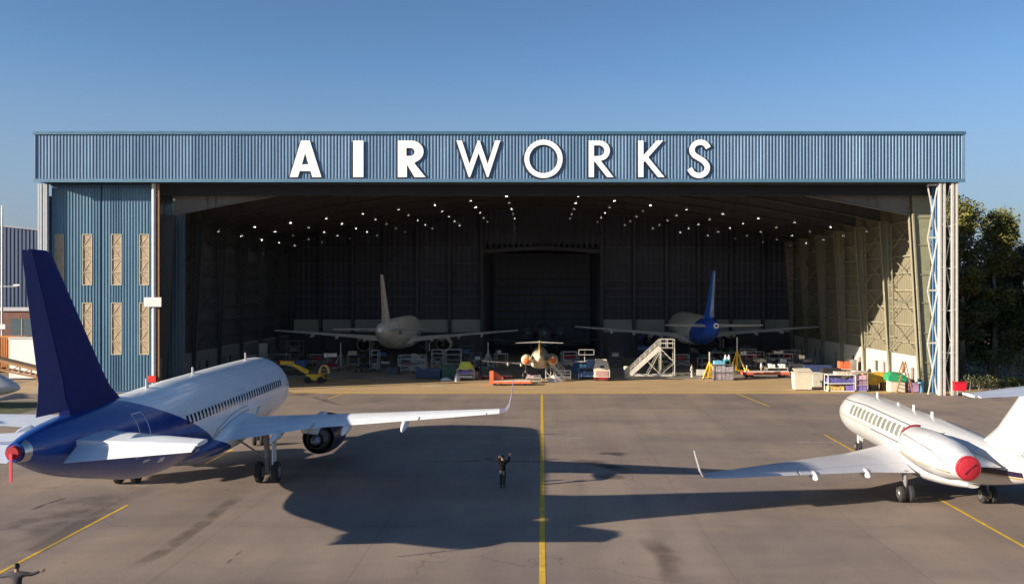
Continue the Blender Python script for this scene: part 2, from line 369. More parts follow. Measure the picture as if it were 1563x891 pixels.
# --- sign letters
def arc(cx, cy, r, a0, a1, n=14, ry=None):
    return [(cx+r*math.cos(R(a0+(a1-a0)*i/n)), cy+(ry or r)*math.sin(R(a0+(a1-a0)*i/n))) for i in range(n+1)]
def ribbon(pts, wd):
    L_, R_ = [], []; k = len(pts)
    for i, p in enumerate(pts):
        a = pts[max(i-1,0)]; b = pts[min(i+1,k-1)]; d = Vector((b[0]-a[0], b[1]-a[1])).normalized()
        L_.append((p[0]-d.y*wd/2, p[1]+d.x*wd/2)); R_.append((p[0]+d.y*wd/2, p[1]-d.x*wd/2))
    return L_ + R_[::-1]
def smooth(pts, n=6):
    out = []; P = [pts[0]]+pts+[pts[-1]]
    for i in range(1, len(P)-2):
        for j in range(n):
            t = j/n; q = []
            for c in (0,1):
                a,b,c_,d = P[i-1][c],P[i][c],P[i+1][c],P[i+2][c]
                q.append(0.5*(2*b+(c_-a)*t+(2*a-5*b+4*c_-d)*t*t+(3*b-a-3*c_+d)*t**3))
            out.append(tuple(q))
    return out+[pts[-1]]
GL = {
 'A': [[(0,0),(.31,1),(.55,1),(.87,0),(.62,0),(.575,.165),(.275,.165),(.225,0)], [(.335,.35),(.515,.35),(.425,.66)]],
 'I': [[(0,0),(0,1),(.28,1),(.28,0)]],
 'Rb': [[(0,0),(0,1),(.37,1)]+arc(.37,.70,.335,85,-70,14,.30)+[(.455,.375),(.76,0),(.46,0),(.25,.345),(.25,0)], [(.235,.80),(.34,.80)]+arc(.34,.69,.12,80,-80,8,.11)+[(.235,.58)]],
 'W': [[(0,1),(.15,1),(.355,.36),(.585,1),(.635,1),(.855,.36),(1.06,1),(1.2,1),(.875,0),(.835,0),(.608,.66),(.375,0),(.335,0)]],
 'O': [arc(.51,.5,.525,0,359.9,44), arc(.51,.5,.39,0,359.9,36)],
 'R': [[(0,0),(0,1),(.30,1)]+arc(.30,.725,.28,85,-75,14,.275)+[(.33,.447),(.68,0),(.505,0),(.165,.43),(.145,.43),(.145,0)], [(.145,.87),(.28,.87)]+arc(.28,.725,.15,80,-80,10,.145)+[(.145,.575)]],
 'K': [[(0,0),(0,1),(.145,1),(.145,.60),(.50,1),(.685,1),(.275,.545),(.72,0),(.54,0),(.185,.445),(.145,.40),(.145,0)]],
 'S': [ribbon(smooth([(.575,.80),(.50,.905),(.36,.955),(.20,.90),(.125,.76),(.175,.62),(.31,.525),(.455,.43),(.545,.29),(.50,.13),(.345,.045),(.17,.09),(.06,.235)]), .145)],
}
SC_ = 94.3/1428.0
def glyph(key, s, th):
    cu = bpy.data.curves.new('tmp', 'CURVE'); cu.dimensions = '2D'; cu.fill_mode = 'BOTH'; cu.extrude = th/2
    for poly in GL[key]:
        sp = cu.splines.new('POLY'); sp.points.add(len(poly)-1); sp.use_cyclic_u = True
        for i, (x, y) in enumerate(poly): sp.points[i].co = (x*s, y*s, 0, 1)
    ob = bpy.data.objects.new('tmp', cu); C.objects.link(ob)
    dg = bpy.context.evaluated_depsgraph_get(); me = bpy.data.meshes.new_from_object(ob.evaluated_get(dg))
    bpy.data.objects.remove(ob); me.transform(Matrix.Rotation(PI/2, 4, 'X')); return me
LZ = mz(0, 94.3, 269); LH = 56*SC_
for key, px, wname in (('A',440,'bold A'),('I',537.5,'bold I'),('Rb',606,'bold R'),('W',696,'thin W'),('O',801,'thin round O'),('R',899,'thin R'),('K',975,'thin K'),('S',1050.5,'thin S')):
    me = glyph(key, LH, 0.06); me.materials.append(LETW); me.name = 'sign_letter'
    x = (px-827)*SC_
    o = link('sign_letter', me, hg, (x, 94.85-95, LZ)); o['label'] = 'white %s of the hangar sign with a dark shadow slab' % wname
    mb = glyph(key, LH*1.012, 0.05); mb.materials.append(LETB); mb.name = 'letter_shadow_slab'
    link('letter_shadow_slab', mb, o, (-0.19, 0.066, -0.16))  # dark copy shifted left and down, shaped as the letter's shadow

# --- front posts and bracing on the right
def ibeam(mb, x, y, z0, z1, w_=0.62, d=0.5, t=0.06):
    for q in (x-w_/2, x+w_/2-.19): mb.box(q, q+.19, y-d/2, y+d/2, z0, z1)
    mb.box(x-w_/2+.192, x+w_/2-.192, y-t/2-.02, y+t/2+.02, z0, z1)
    for i in range(1, 5): mb.box(x-w_/2+.193, x+w_/2-.193, y-d/2+.03, y-t/2-.022, z1*i/5, z1*i/5+.1)
    return mb
for x in (40.75, 42.0): 
    H('front_post', ibeam(MB(), x, 95.35, 0, FZ0-0.125), POST)
for x in (-51.75, -51.2):
    H('front_post', ibeam(MB(), x, 96.6, 0, FZ0-0.125, 0.42, 0.4), mat('grey_post_paint', (0.38,0.42,0.47), 0.5, var=0.1))
lat = MB()
mods = 4; mh = 21.5/mods
for i in range(mods):
    z0 = i*mh; z1 = z0+mh
    lat.bar((39.45,95.55,z0+.05),(40.42,95.55,z1-.1),.11); lat.bar((40.42,95.67,z0+.05),(39.45,95.67,z1-.1),.11)
    lat.bar((39.4,95.60,z1-.08),(40.44,95.60,z1-.08),.16)
H('lattice_bracing', lat, POST)
lat = MB()
for i in range(8):
    z0 = i*2.68; lat.bar((41.12,95.35,z0+(.1 if i % 2 else 2.6)),(41.62,95.35,z0+(2.6 if i % 2 else .1)),.09)
for i in range(1,5): lat.box(41.03,41.71,95.28,95.42,i*4.3-.07,i*4.3+.07)
H('ladder_bracing', lat, POST)
rd = MB()
for i in range(70): rd.bar((38.98,95.9,0.4+i*.3),(39.3,95.9,0.4+i*.3),.03)
# side flank wall panels around the opening (right)
mb = MB(); pr = [(40.32,0),(41.05,0),(41.05,21.6),(39.05,21.6),(39.2,18.7)]
mb.add([(x,98.80,z) for x,z in pr]+[(x,98.88,z) for x,z in pr], [(0,1,2,3,4),(9,8,7,6,5)]+[(i,(i+1)%5,5+(i+1)%5,5+i) for i in range(5)]); H('end_panel', mb, mat('olive_end_panel', (0.25,0.26,0.165), 0.6, var=0.15))
mb = MB(); mb.bar((40.25,98.72,0),(39.15,98.72,18.75),.16,.3); H('end_flange', mb, COLM)
mb = MB()
for z in (3,6.1,9.3,12.3,15.4,18.3): mb.box(39.6+ (18.8-z)*.05,41.0,98.7,98.79,z,z+.1)
H('end_girt', mb, COLM)
dpan = corr(40.40, 40.98, 0, 21.4, 96.9, 0.3, .05); H('door_edge', dpan, mat('door_edge_blue', (0.06,0.17,0.33), 0.45, var=0.15))
# body of the building: side walls, back wall, roof, pocket behind the doors
YB = 150.0; XW = 40.5
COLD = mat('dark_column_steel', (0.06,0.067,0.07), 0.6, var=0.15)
def roofz(x): return 20.9+(XW-abs(x))*0.12
# right wall: vertical profiled sheets per bay between the columns
BAY = 8.5
NB = 6
def side_sheet(sx, y0, y1, z0, z1, m, name='wall_sheet', pitch=0.5, d=.06):
    n = max(1, round((y1-y0)/pitch)); p = (y1-y0)/n; poly = []
    x = XW*sx; q = -sx*d
    for i in range(n):
        a = y0+i*p; poly += [(x, a), (x, a+p*.2), (x+q, a+p*.3), (x+q, a+p*.65), (x, a+p*.75)]
    poly += [(x, y1), (x+sx*.1, y1), (x+sx*.1, y0)]
    mb = MB(); mb.prism(poly, z0, z1); return H(name, mb, m)
for sx in (1, -1):
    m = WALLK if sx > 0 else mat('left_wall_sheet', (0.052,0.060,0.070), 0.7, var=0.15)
    for b in range(NB):
        y0 = 99.0+b*BAY; y1 = min(y0+BAY, YB)
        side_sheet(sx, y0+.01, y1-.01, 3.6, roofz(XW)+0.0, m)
        # lower masonry with openings
        x0, x1 = (XW-.22, XW+.12) if sx > 0 else (-XW-.12, -XW+.22)
        mb = MB(); ops = [(y0+2.1, y0+3.1, 0, 2.3), (y0+4.6, y0+5.8, 1.0, 2.3)] if b in (0,1,2,4) else [(y0+3.4, y0+4.4, 0, 2.3)]
        cur = y0+.01
        for (a, c_, u, v) in ops:
            mb.box(x0, x1, cur, a, 0, 3.58); mb.box(x0, x1, a, c_, v, 3.58)
            if u > 0: mb.box(x0, x1, a, c_, 0, u)
            cur = c_
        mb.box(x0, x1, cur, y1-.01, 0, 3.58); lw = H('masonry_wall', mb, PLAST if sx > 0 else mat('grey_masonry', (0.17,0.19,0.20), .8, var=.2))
        for (a, c_, u, v) in ops:
            nm = 'window' if u > 0 else 'side_door'
            H(nm, MB().box(sx*XW-.03, sx*XW+.03, a, c_, u, v), GLASS if u > 0 else mat('brown_door', (0.12,0.07,0.05), 0.5), lw)
# portal frames: tapered columns + tapered rafters
for f in range(NB+1):
    y = min(99.0+f*BAY, YB-.4)+.25
    for sx in (1, -1):
        mb = MB()
        pr = [(sx*(XW-.08), 0), (sx*(XW-.45), 0), (sx*(XW-1.55), 18.6), (sx*(XW-.08), 18.6)]
        for t0, t1 in ((-.04,.04),):
            P = [(x, y+t0, z) for x, z in pr]+[(x, y+t1, z) for x, z in pr]
            mb.add(P, [(0,1,2,3),(7,6,5,4),(0,4,5,1),(1,5,6,2),(2,6,7,3),(3,7,4,0)])
        a0, a1 = sx*(XW-.45), sx*(XW-1.55)
        mb.add([(a0,y-.22,0),(a0,y+.22,0),(a1,y+.22,18.6),(a1,y-.22,18.6),(a0-sx*.05,y-.22,0),(a0-sx*.05,y+.22,0),(a1-sx*.05,y+.22,18.6),(a1-sx*.05,y-.22,18.6)],
               [(0,1,2,3),(7,6,5,4),(0,4,5,1),(1,5,6,2),(2,6,7,3),(3,7,4,0)])
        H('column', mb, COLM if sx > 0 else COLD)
        mb = MB()
        ks = [(XW-1.55,18.6),(XW-1.55,None),(25.5,None),(12,None),(0,None)]
        xs = [XW-1.5, 33, 26, 12, 0.05]; dep = [2.15, 1.7, 1.25, 1.0, 1.0]
        top = [(sx*x, roofz(x)-.28) for x in xs]; bot = [(sx*x, roofz(x)-.28-d) for x, d in zip(xs, dep)]
        n = len(xs)
        P = [(x,y-.03,z) for x,z in top+bot]+[(x,y+.03,z) for x,z in top+bot]
        F = []
        for i in range(n-1):
            F += [(i,i+1,n+i+1,n+i),(2*n+i,3*n+i,3*n+i+1,2*n+i+1),(i,2*n+i,2*n+i+1,i+1),(n+i,n+i+1,3*n+i+1,3*n+i)]
        F += [(0,n,3*n,2*n),(n-1,3*n-1,4*n-1,2*n-1)]
        mb.add(P, F)
        for i in range(n-1):   # bottom flange
            (xa, za), (xb, zb) = bot[i], bot[i+1]
            mb.add([(xa,y-.24,za),(xb,y-.24,zb),(xb,y+.24,zb),(xa,y+.24,za),(xa,y-.24,za-.06),(xb,y-.24,zb-.06),(xb,y+.24,zb-.06),(xa,y+.24,za-.06)],
                   [(0,1,2,3),(7,6,5,4),(0,4,5,1),(1,5,6,2),(2,6,7,3),(3,7,4,0)])
        for x in (35.5, 34.6, 24): mb.box(sx*x-.04, sx*x+.04, y-.2, y+.2, roofz(x)-2.0, roofz(x)-.3)
        H('rafter', mb, mat('front_rafter_lit_steel', (0.17,0.165,0.15), .6, var=.15) if f == 0 else STEEL)  # first frame gets lighter steel, bounced light put into its colour
# girts and bracing on the side walls
for sx in (1, -1):
    for z in (4.9, 6.8, 8.7, 10.6, 12.5, 14.4, 16.3, 18.2):
        a, b_ = sorted((sx*(XW-.28), sx*(XW-.09)))
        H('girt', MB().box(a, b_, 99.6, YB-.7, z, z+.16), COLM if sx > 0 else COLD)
    for b in (0, 1, 4):
        mb = MB(); y0 = 99.4+b*BAY
        for i in range(4):
            z0 = 3.8+i*3.7
            mb.bar((sx*(XW-.5), y0+.3, z0), (sx*(XW-.5), y0+BAY-.5, z0+3.6), .075); mb.bar((sx*(XW-.6), y0+.3, z0+3.6), (sx*(XW-.6), y0+BAY-.5, z0), .075)
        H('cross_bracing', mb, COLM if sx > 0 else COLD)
    # lattice inner column of the second and third bays
    for b in (1, 2, 3):
        mb = MB(); y = 99.0+b*BAY-1.3
        for dy in (0, 1.1): mb.bar((sx*(XW-.5), y+dy, 3.6), (sx*(XW-.9), y+dy, 18.2), .10)
        for i in range(10): z = 4+i*1.45; mb.bar((sx*(XW-.5-.4*i/10), y, z), (sx*(XW-.5-.4*i/10), y+1.1, z+(0 if i % 2 else .0)), .09)
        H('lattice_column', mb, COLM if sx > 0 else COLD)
H('crane_rail', MB().box(37.6, 40.0, 99.6, 99.85, 9.35, 9.6), COLM)
# roof sheets with purlins
for sx in (1, -1):
    for b in range(NB):
        y0 = (98.0 if b == 0 else 99.0+b*BAY); y1 = min(99.0+(b+1)*BAY, YB)
        P = [(sx*(XW+.3), y0, roofz(XW)), (0, y0, roofz(0)), (0, y1, roofz(0)), (sx*(XW+.3), y1, roofz(XW))]
        mb = MB(); mb.add(P+[(x,y_,z+.15) for x,y_,z in P], [(0,1,2,3),(7,6,5,4),(0,4,5,1),(1,5,6,2),(2,6,7,3),(3,7,4,0)])
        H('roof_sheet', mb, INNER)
pm = MB()
for sx in (1,-1):
    for i in range(20):
        x = sx*(1+i*2); z = roofz(x); pm.box(x-.05, x+.05, 99.6, YB-.2, z-.26, z-.02)
H('purlins', pm, STEEL)['kind'] = 'stuff'
H('gable_infill', MB().box(-51.3, 42.7, 97.91, 98.4, 20.6, 26.3), INNER)
# back wall with central tail bay
DX = 9.6; DZ = 17.0
def back_panels(x0, x1, nm='back_wall'):
    n = max(1, round((x1-x0)/5.25)); p = (x1-x0)/n
    for i in range(n):
        a, c_ = x0+i*p, x0+(i+1)*p
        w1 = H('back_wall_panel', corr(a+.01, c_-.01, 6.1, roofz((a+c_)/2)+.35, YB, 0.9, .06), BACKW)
        H('pale_panel', MB().box(a+.24, c_-.24, YB-.05, YB+.05, 4.052, 6.098), BAND)
        H('panel_backing', MB().box(a, c_, YB+.052, YB+.2, 4.052, 6.098), STEEL)
        H('masonry_wall', MB().box(a, c_, YB-.1, YB+.2, 0, 4.05), STEEL)
        mb = MB()
        for z in (8.3, 9.7, 11, 12.3, 15, 17.6):
            mb.box(a+.4, c_-.4, YB-.32, YB-.12, z, z+.12)
        H('girt', mb, mat('back_girt_grey', (0.10,0.11,0.125), .6, var=.3, scale=.6))
    for i in range(n+1):
        H('back_column', MB().box(x0+i*p-.22, x0+i*p+.22, YB-.75, YB-.08, 0, roofz(x0+i*p)-.3), STEEL)
back_panels(-XW, -DX); back_panels(DX, XW)
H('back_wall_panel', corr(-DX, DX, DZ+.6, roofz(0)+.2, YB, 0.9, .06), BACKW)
mb = MB(); 
mb.add([(-DX,YB-.3,DZ-.4),(0,YB-.3,DZ+.3),(DX,YB-.3,DZ-.4),(DX,YB-.3,DZ+.2),(0,YB-.3,DZ+.9),(-DX,YB-.3,DZ+.2),(-DX,YB+.2,DZ-.4),(0,YB+.2,DZ+.3),(DX,YB+.2,DZ-.4),(DX,YB+.2,DZ+.2),(0,YB+.2,DZ+.9),(-DX,YB+.2,DZ+.2)],
       [(0,1,4,5),(1,2,3,4),(6,11,10,7),(7,10,9,8),(0,6,7,1),(1,7,8,2),(5,4,10,11),(4,3,9,10),(0,5,11,6),(2,8,9,3)])
H('bay_lintel', mb, STEEL)
H('bay_infill', MB().box(-DX, DX, YB+.0, YB+.2, DZ+.1, DZ+1.2), INNER)
for sx in (1,-1):
    a, b_ = sorted((sx*DX, sx*(DX+.2)))
    H('bay_wall', MB().box(a, b_, YB+.25, 186, 0, DZ+1), mat('bay_side_sheet', (0.30,0.31,0.36), .7, var=.2))
H('bay_back_wall', corr(-DX, DX, 0, DZ+1, 186, 1.2, .08), mat('bay_wall_sheet', (0.38,0.40,0.46), .7, var=.2))
gm = MB()
for z in (5, 6.6, 8.3, 9.8, 11.5, 13): gm.box(-DX+.3, DX-.3, 185.5, 185.8, z, z+.15)
H('girt', gm, COLM)
H('bay_roof', MB().box(-DX-.2, DX+.2, YB+.25, 186.2, DZ+1.01, DZ+1.3), INNER)
# pocket on the left behind the door stack, outer side walls
H('pocket_wall', MB().box(-51.5, -51.3, 97.2, 110, 0, 20.5), CLAD[0])
H('pocket_wall', MB().box(-51.0, -40.7, 109.8, 110, 0, 20.5), CLAD[0], label='back wall of the door pocket')
H('pocket_roof', MB().box(-51.2, -40.7, 97.92, 110, 20.5, 20.59), INNER)
mb = corr(-40.9, -38.2, 0, 21.6, 100.2, 0.4, .05); H('inner_panel', mb, mat('dark_inner_panel', (0.05,0.085,0.11), 0.6, var=0.15))

# --- high bay lamps: pale bells in rows beneath the roof, glow added to brighten the aircraft
mb = MB(); mb.lathe([(0,.165),(.05,.155),(.18,.09),(.26,.06)], (0,0,0), 'z', 10, cap=False); mb.cur = 1; mb.tube([(0,0,.28),(0,0,1.5)], .012, 4)
mb.cur = 2; mb.lathe([(.05,.06),(.07,.06)], (0,0,0), 'z', 8)
lampm = mb.mesh('high_bay_lamp', [mat('lamp_bell_white', (0.7,0.7,0.72), 0.35), DMETAL, mat('lamp_fill_glow', (0.8,0.8,0.8), emit=(1.0,0.97,0.92), estr=165.0)])
lampv = [lampm]
for k_, e_ in enumerate((55.0, 14.0)):
    q = lampm.copy(); q.materials[2] = mat('lamp_fill_glow_dim_%d' % k_, (0.8,0.8,0.8), emit=(1.0,0.97,0.92), estr=e_); lampv.append(q)
for r in range(5):
    for k in range(-9, 10):
        if k == 0: continue
        o = link('high_bay_lamp', random.choice(lampv if r else [lampm, lampm, lampv[1]]), None, (k*4.27+0.1, 111.0+r*8.5, 22.3-abs(k)*0.52))
        tag(o, 'small bell lamp with added glow hanging under the dark hangar roof', 'lamp', 'high bay lamps in rows under the hangar roof')
sx_ = link('high_bay_lamp', lampm, None, (-39.0, 99.3, 20.3)); tag(sx_, 'single pale lamp just inside the left end of the opening', 'lamp')

# --- sliding door leaves on the left
DCLAD = [mat('teal_blue_door_sheet', (0.098,0.20,0.285), .42, .1, var=.14, scale=.5, stretch=(1,1,.25)), mat('teal_blue_door_sheet_b', (0.112,0.22,0.31), .42, .1, var=.14, scale=.5, stretch=(1,1,.25)), mat('teal_blue_door_sheet_c', (0.086,0.18,0.26), .42, .1, var=.14, scale=.5, stretch=(1,1,.25))]
def door_leaf(x0, x1, y, label, wins):
    t = thing('sliding_door', label, 'door', ((x0+x1)/2, y, 0), group='sliding door leaves left of the opening')
    cx = (x0+x1)/2
    def P(name, mb, m, par=t):
        mb.v = [(p[0]-cx, p[1]-y, p[2]) for p in mb.v]; return mb.build(name, m, par)
    zr = [(4.0, 9.4), (11.2, 16.5)]
    xs = [x0+.05]
    for a, b_ in wins: xs += [a, b_]
    xs.append(x1-.05)
    for i in range(len(xs)-1):
        a, b_ = xs[i], xs[i+1]
        if i % 2 == 0:
            n = max(1, round((b_-a)/1.0)); p = (b_-a)/n
            for j in range(n): P('cladding_sheet', corr(a+j*p+.004, a+(j+1)*p-.004, 0.25, 21.3, y, .3, .06), random.choice(DCLAD))
        else:
            for (u, v) in ((.25, 4.0), (9.4, 11.2), (16.5, 21.3)): P('cladding_sheet', corr(a+.004, b_-.004, u, v, y, .3, .06), random.choice(DCLAD))
            for (u, v) in zr:
                fr = MB(); fr.box(a,a+.07,y-.08,y+.05,u,v); fr.box(b_-.07,b_,y-.08,y+.05,u,v); fr.box(a+.072,b_-.072,y-.08,y+.05,u,u+.07); fr.box(a+.072,b_-.072,y-.08,y+.05,v-.07,v)
                q = (v-u)/4
                for j in (1,2,3): fr.box(a+.072,b_-.072,y-.07,y+.03,u+j*q-.03,u+j*q+.03)
                w_ = P('window', fr, KHAKI)
                for j in range(4): P('pane', MB().box(a+.075,b_-.075,y+.0,y+.02,u+j*q+.035,u+(j+1)*q-.035), TRANS, w_)
                br = MB()
                for j in range(4):
                    z0 = u+j*q+.05; z1 = u+(j+1)*q-.05
                    br.bar((a+.1,y-.02,z0 if j % 2 else z1),(b_-.1,y-.02,z1 if j % 2 else z0),.03)
                P('brace', br, CREAM, w_)
    P('frame', MB().box(x0+.05,x1-.05,y+.04,y+.3,.05,21.45), STEELB)
    P('top_rail', MB().box(x0,x1,y-.1,y+.3,21.46,21.62), TRIM)
YD = 97.15; sD = 1428/YD
def dx(px): return (px-827)/sD
door_leaf(dx(78), dx(155), YD, 'left leaf of the ribbed blue sliding door with tan window strips, behind the tail fin', [(dx(84),dx(98)), (dx(126),dx(141))])
door_leaf(dx(155.3), dx(232), YD, 'right leaf of the ribbed blue sliding door with tan window strips, next to the white pipe', [(dx(170),dx(186)), (dx(213),dx(228))])

pp = thing('downpipe', 'tall white pipe with a blank white board at the left edge of the hangar opening', 'pipe', (-39.75, 95.9, 0))
mb = MB(); mb.tube([(0,0,0),(0,0,21.6)], .22, 12); mb.build('pipe', mat('pipe_white', (0.7,0.66,0.58), 0.4), pp)
mb = MB(); mb.box(.3,.55,-.05,.1,0,21.6); mb.build('side_rail', BROWN, pp)
MB().box(-.85,.9,-.42,-.26,9.0,9.95).build('board', WHITE, pp)
MB().box(-.5,.35,-.45,-.25,1.3,1.95).build('hose_box', mat('hose_box_red', (0.6,0.02,0.02), 0.5), pp)
t = thing('hose_cabinet', 'bright red fire hose cabinet on legs at the foot of the right front posts', 'cabinet', (42.3, 94.6, 0))
MB().box(-.65,.5,-.3,.2,.55,1.35).build('cabinet_body', mat('cabinet_red', (0.65,0.01,0.03), 0.45), t)
MB().box(-.72,.57,-.36,.26,1.352,1.44).build('lid', mat('cabinet_red_lid', (0.5,0.01,0.02), 0.5), t)
for x in (-.5,.35): MB().box(x-.05,x+.05,-.2,.1,0,.548).build('leg', METAL, t)
# ------------------------------------------------------------------ aircraft
def interp(st, x):
    if x <= st[0][0]: return st[0][1:]
    for i in range(len(st)-1):
        if x <= st[i+1][0]:
            a, b = st[i], st[i+1]; t = (x-a[0])/(b[0]-a[0]); p = st[max(i-1,0)]; q = st[min(i+2,len(st)-1)]
            out = []
            for k in range(1, len(a)):
                h = b[0]-a[0]
                ma = (b[k]-p[k])/max(b[0]-p[0],1e-6)*h if i > 0 else (b[k]-a[k])
                mb_ = (q[k]-a[k])/max(q[0]-a[0],1e-6)*h if i < len(st)-2 else (b[k]-a[k])
                if abs(b[k]-a[k]) < 1e-6: ma = mb_ = 0
                t2, t3 = t*t, t*t*t
                out.append((2*t3-3*t2+1)*a[k]+(t3-2*t2+t)*ma+(-2*t3+3*t2)*b[k]+(t3-t2)*mb_)
            return out
    return st[-1][1:]
class Fus:
    """fuselage: stations (distance behind the nose, centre height, half width, half height)"""
    def __init__(s, st, G): s.st = st; s.G = G
    def pt(s, xb, th, off=0):
        zc, hw, hh = interp(s.st, xb); return ((hw+off)*math.sin(th), s.G-xb, zc+(hh+off)*math.cos(th))
    def thz(s, xb, z):
        zc, hw, hh = interp(s.st, xb); return math.acos(max(-1, min(1, (z-zc)/hh)))
    def body(s, n=32):
        xs = []; a = s.st[0][0]; e = s.st[-1][0]; x = a
        while x < e:
            xs.append(x); x += 0.08 if x < 0.4 else (0.25 if x < 4 else 0.6)
        xs.append(e); mb = MB()
        mb.rings([[s.pt(x, 2*PI*k/n) for k in range(n)] for x in xs]); return mb
    def patch(s, xb0, xb1, z0, z1, side, off=.012, nx=1, nz=3, mb=None, z0b=None, z1b=None):
        mb = mb or MB(); z0b = z0 if z0b is None else z0b; z1b = z1 if z1b is None else z1b
        o, inn = [], []
        for i in range(nx+1):
            t = i/nx; x = xb0+(xb1-xb0)*t; za, zb = z0+(z0b-z0)*t, z1+(z1b-z1)*t
            for j in range(nz+1):
                z = za+(zb-za)*j/nz; th = s.thz(x, z)*side; o.append(s.pt(x, th, off)); inn.append(s.pt(x, th, -.03))
        F = []; m = (nz+1)
        for i in range(nx):
            for j in range(nz): a = i*m+j; F.append((a, a+1, a+m+1, a+m))
        N = len(o); edge = [(i*m, (i+1)*m) for i in range(nx)]+[(i*m+nz+m, i*m+nz) for i in range(nx)]+[(j+1, j) for j in range(nz)]+[(nx*m+j, nx*m+j+1) for j in range(nz)]
        F += [(a, b, b+N, a+N) for a, b in edge]
        mb.add(o+inn, F); return mb
def foil(u): return 5*(.2969*math.sqrt(u)-.126*u-.3516*u*u+.2843*u**3-.1036*u**4)
def wing_mb(secs, G, u0=0.0, u1=1.0, n=9, mb=None):
    """secs: (lateral, leading edge xb, z, chord, thickness, normal, trailing droop)"""
    mb = mb or MB(); rings = []
    for (la, xl, z, c, t, nr, dr) in secs:
        us = [u0+(u1-u0)*(1-math.cos(PI*i/(n-1)))/2 for i in range(n)]
        up, lo = [], []
        for u in us:
            y = foil(u)*t*c+.004; d = (0 if u < .6 else (u-.6)/.4)*dr
            up.append((la+nr[0]*y, G-(xl+u*c), z+nr[1]*y-d)); lo.append((la-nr[0]*y*.8, G-(xl+u*c), z-nr[1]*y*.8-d))
        rings.append(up+lo[::-1])
    mb.rings(rings); return mb
def subsec(secs, a, b):
    """sections between lateral a and b"""
    def at(l):
        for i in range(len(secs)-1):
            p, q = secs[i], secs[i+1]
            if p[0] <= l <= q[0]:
                t = (l-p[0])/(q[0]-p[0]); g = lambda k: p[k]+(q[k]-p[k])*t
                return (l, g(1), g(2), g(3), g(4), (p[5][0]+(q[5][0]-p[5][0])*t, p[5][1]+(q[5][1]-p[5][1])*t), g(6))
        return secs[-1]
    return [at(a)]+[s for s in secs if a < s[0] < b]+[at(b)]
def mir(secs, sd): return [(sd*s[0], s[1], s[2], s[3], s[4], (sd*s[5][0], s[5][1]), s[6]) for s in secs]

def livery(name, colA, colB, k, x0, rough=0.26):
    """white forward part and a coloured tail behind a slanting boundary (object space, along the fuselage)"""
    m = bpy.data.materials.new(name); m.use_nodes = True; n = m.node_tree.nodes; L = m.node_tree.links; b = n['Principled BSDF']
    tc = n.new('ShaderNodeTexCoord'); sp = n.new('ShaderNodeSeparateXYZ'); L.new(tc.outputs['Object'], sp.inputs[0])
    a = n.new('ShaderNodeMath'); a.operation = 'MULTIPLY_ADD'; a.inputs[1].default_value = k; L.new(sp.outputs[2], a.inputs[0]); L.new(sp.outputs[1], a.inputs[2])
    r = n.new('ShaderNodeMapRange'); r.inputs[1].default_value = x0-.03; r.inputs[2].default_value = x0+.03; L.new(a.outputs[0], r.inputs[0])
    nz = n.new('ShaderNodeTexNoise'); nz.inputs['Scale'].default_value = .7; nz.inputs['Detail'].default_value = 5; L.new(tc.outputs['Object'], nz.inputs[0])
    nr = n.new('ShaderNodeMapRange'); nr.inputs[3].default_value = .9; nr.inputs[4].default_value = 1.05; L.new(nz.outputs[0], nr.inputs[0])
    mx = n.new('ShaderNodeMix'); mx.data_type = 'RGBA'; L.new(r.outputs[0], mx.inputs[0]); mx.inputs[6].default_value = (*colB,1); mx.inputs[7].default_value = (*colA,1)
    pl = n.new('ShaderNodeMath'); pl.operation = 'PINGPONG'; pl.inputs[1].default_value = 1.33; L.new(sp.outputs[1], pl.inputs[0])
    p2 = n.new('ShaderNodeMath'); p2.operation = 'PINGPONG'; p2.inputs[1].default_value = .47; L.new(sp.outputs[2], p2.inputs[0])
    pm_ = n.new('ShaderNodeMath'); pm_.operation = 'MINIMUM'; L.new(pl.outputs[0], pm_.inputs[0]); L.new(p2.outputs[0], pm_.inputs[1])
    pr_ = n.new('ShaderNodeMapRange'); pr_.inputs[1].default_value = .006; pr_.inputs[2].default_value = .016; pr_.inputs[3].default_value = .78; pr_.inputs[4].default_value = 1.0; L.new(pm_.outputs[0], pr_.inputs[0])
    pq = n.new('ShaderNodeMath'); pq.operation = 'MULTIPLY'; L.new(nr.outputs[0], pq.inputs[0]); L.new(pr_.outputs[0], pq.inputs[1]); nr = pq
    vm = n.new('ShaderNodeVectorMath'); vm.operation = 'SCALE'; L.new(mx.outputs[2], vm.inputs[0]); L.new(nr.outputs[0], vm.inputs['Scale']); L.new(vm.outputs[0], b.inputs['Base Color'])
    b.inputs['Roughness'].default_value = rough; b.inputs['Coat Weight'].default_value = .25
    # faint panel lines
    w1 = n.new('ShaderNodeMath'); w1.operation = 'PINGPONG'; w1.inputs[1].default_value = 1.33; L.new(sp.outputs[1], w1.inputs[0])
    l1 = n.new('ShaderNodeMath'); l1.operation = 'LESS_THAN'; l1.inputs[1].default_value = .012; L.new(w1.outputs[0], l1.inputs[0])
    bp = n.new('ShaderNodeBump'); bp.invert = True; bp.inputs['Strength'].default_value = .4; bp.inputs['Distance'].default_value = .01; L.new(l1.outputs[0], bp.inputs['Height']); L.new(bp.outputs[0], b.inputs['Normal'])
    return m

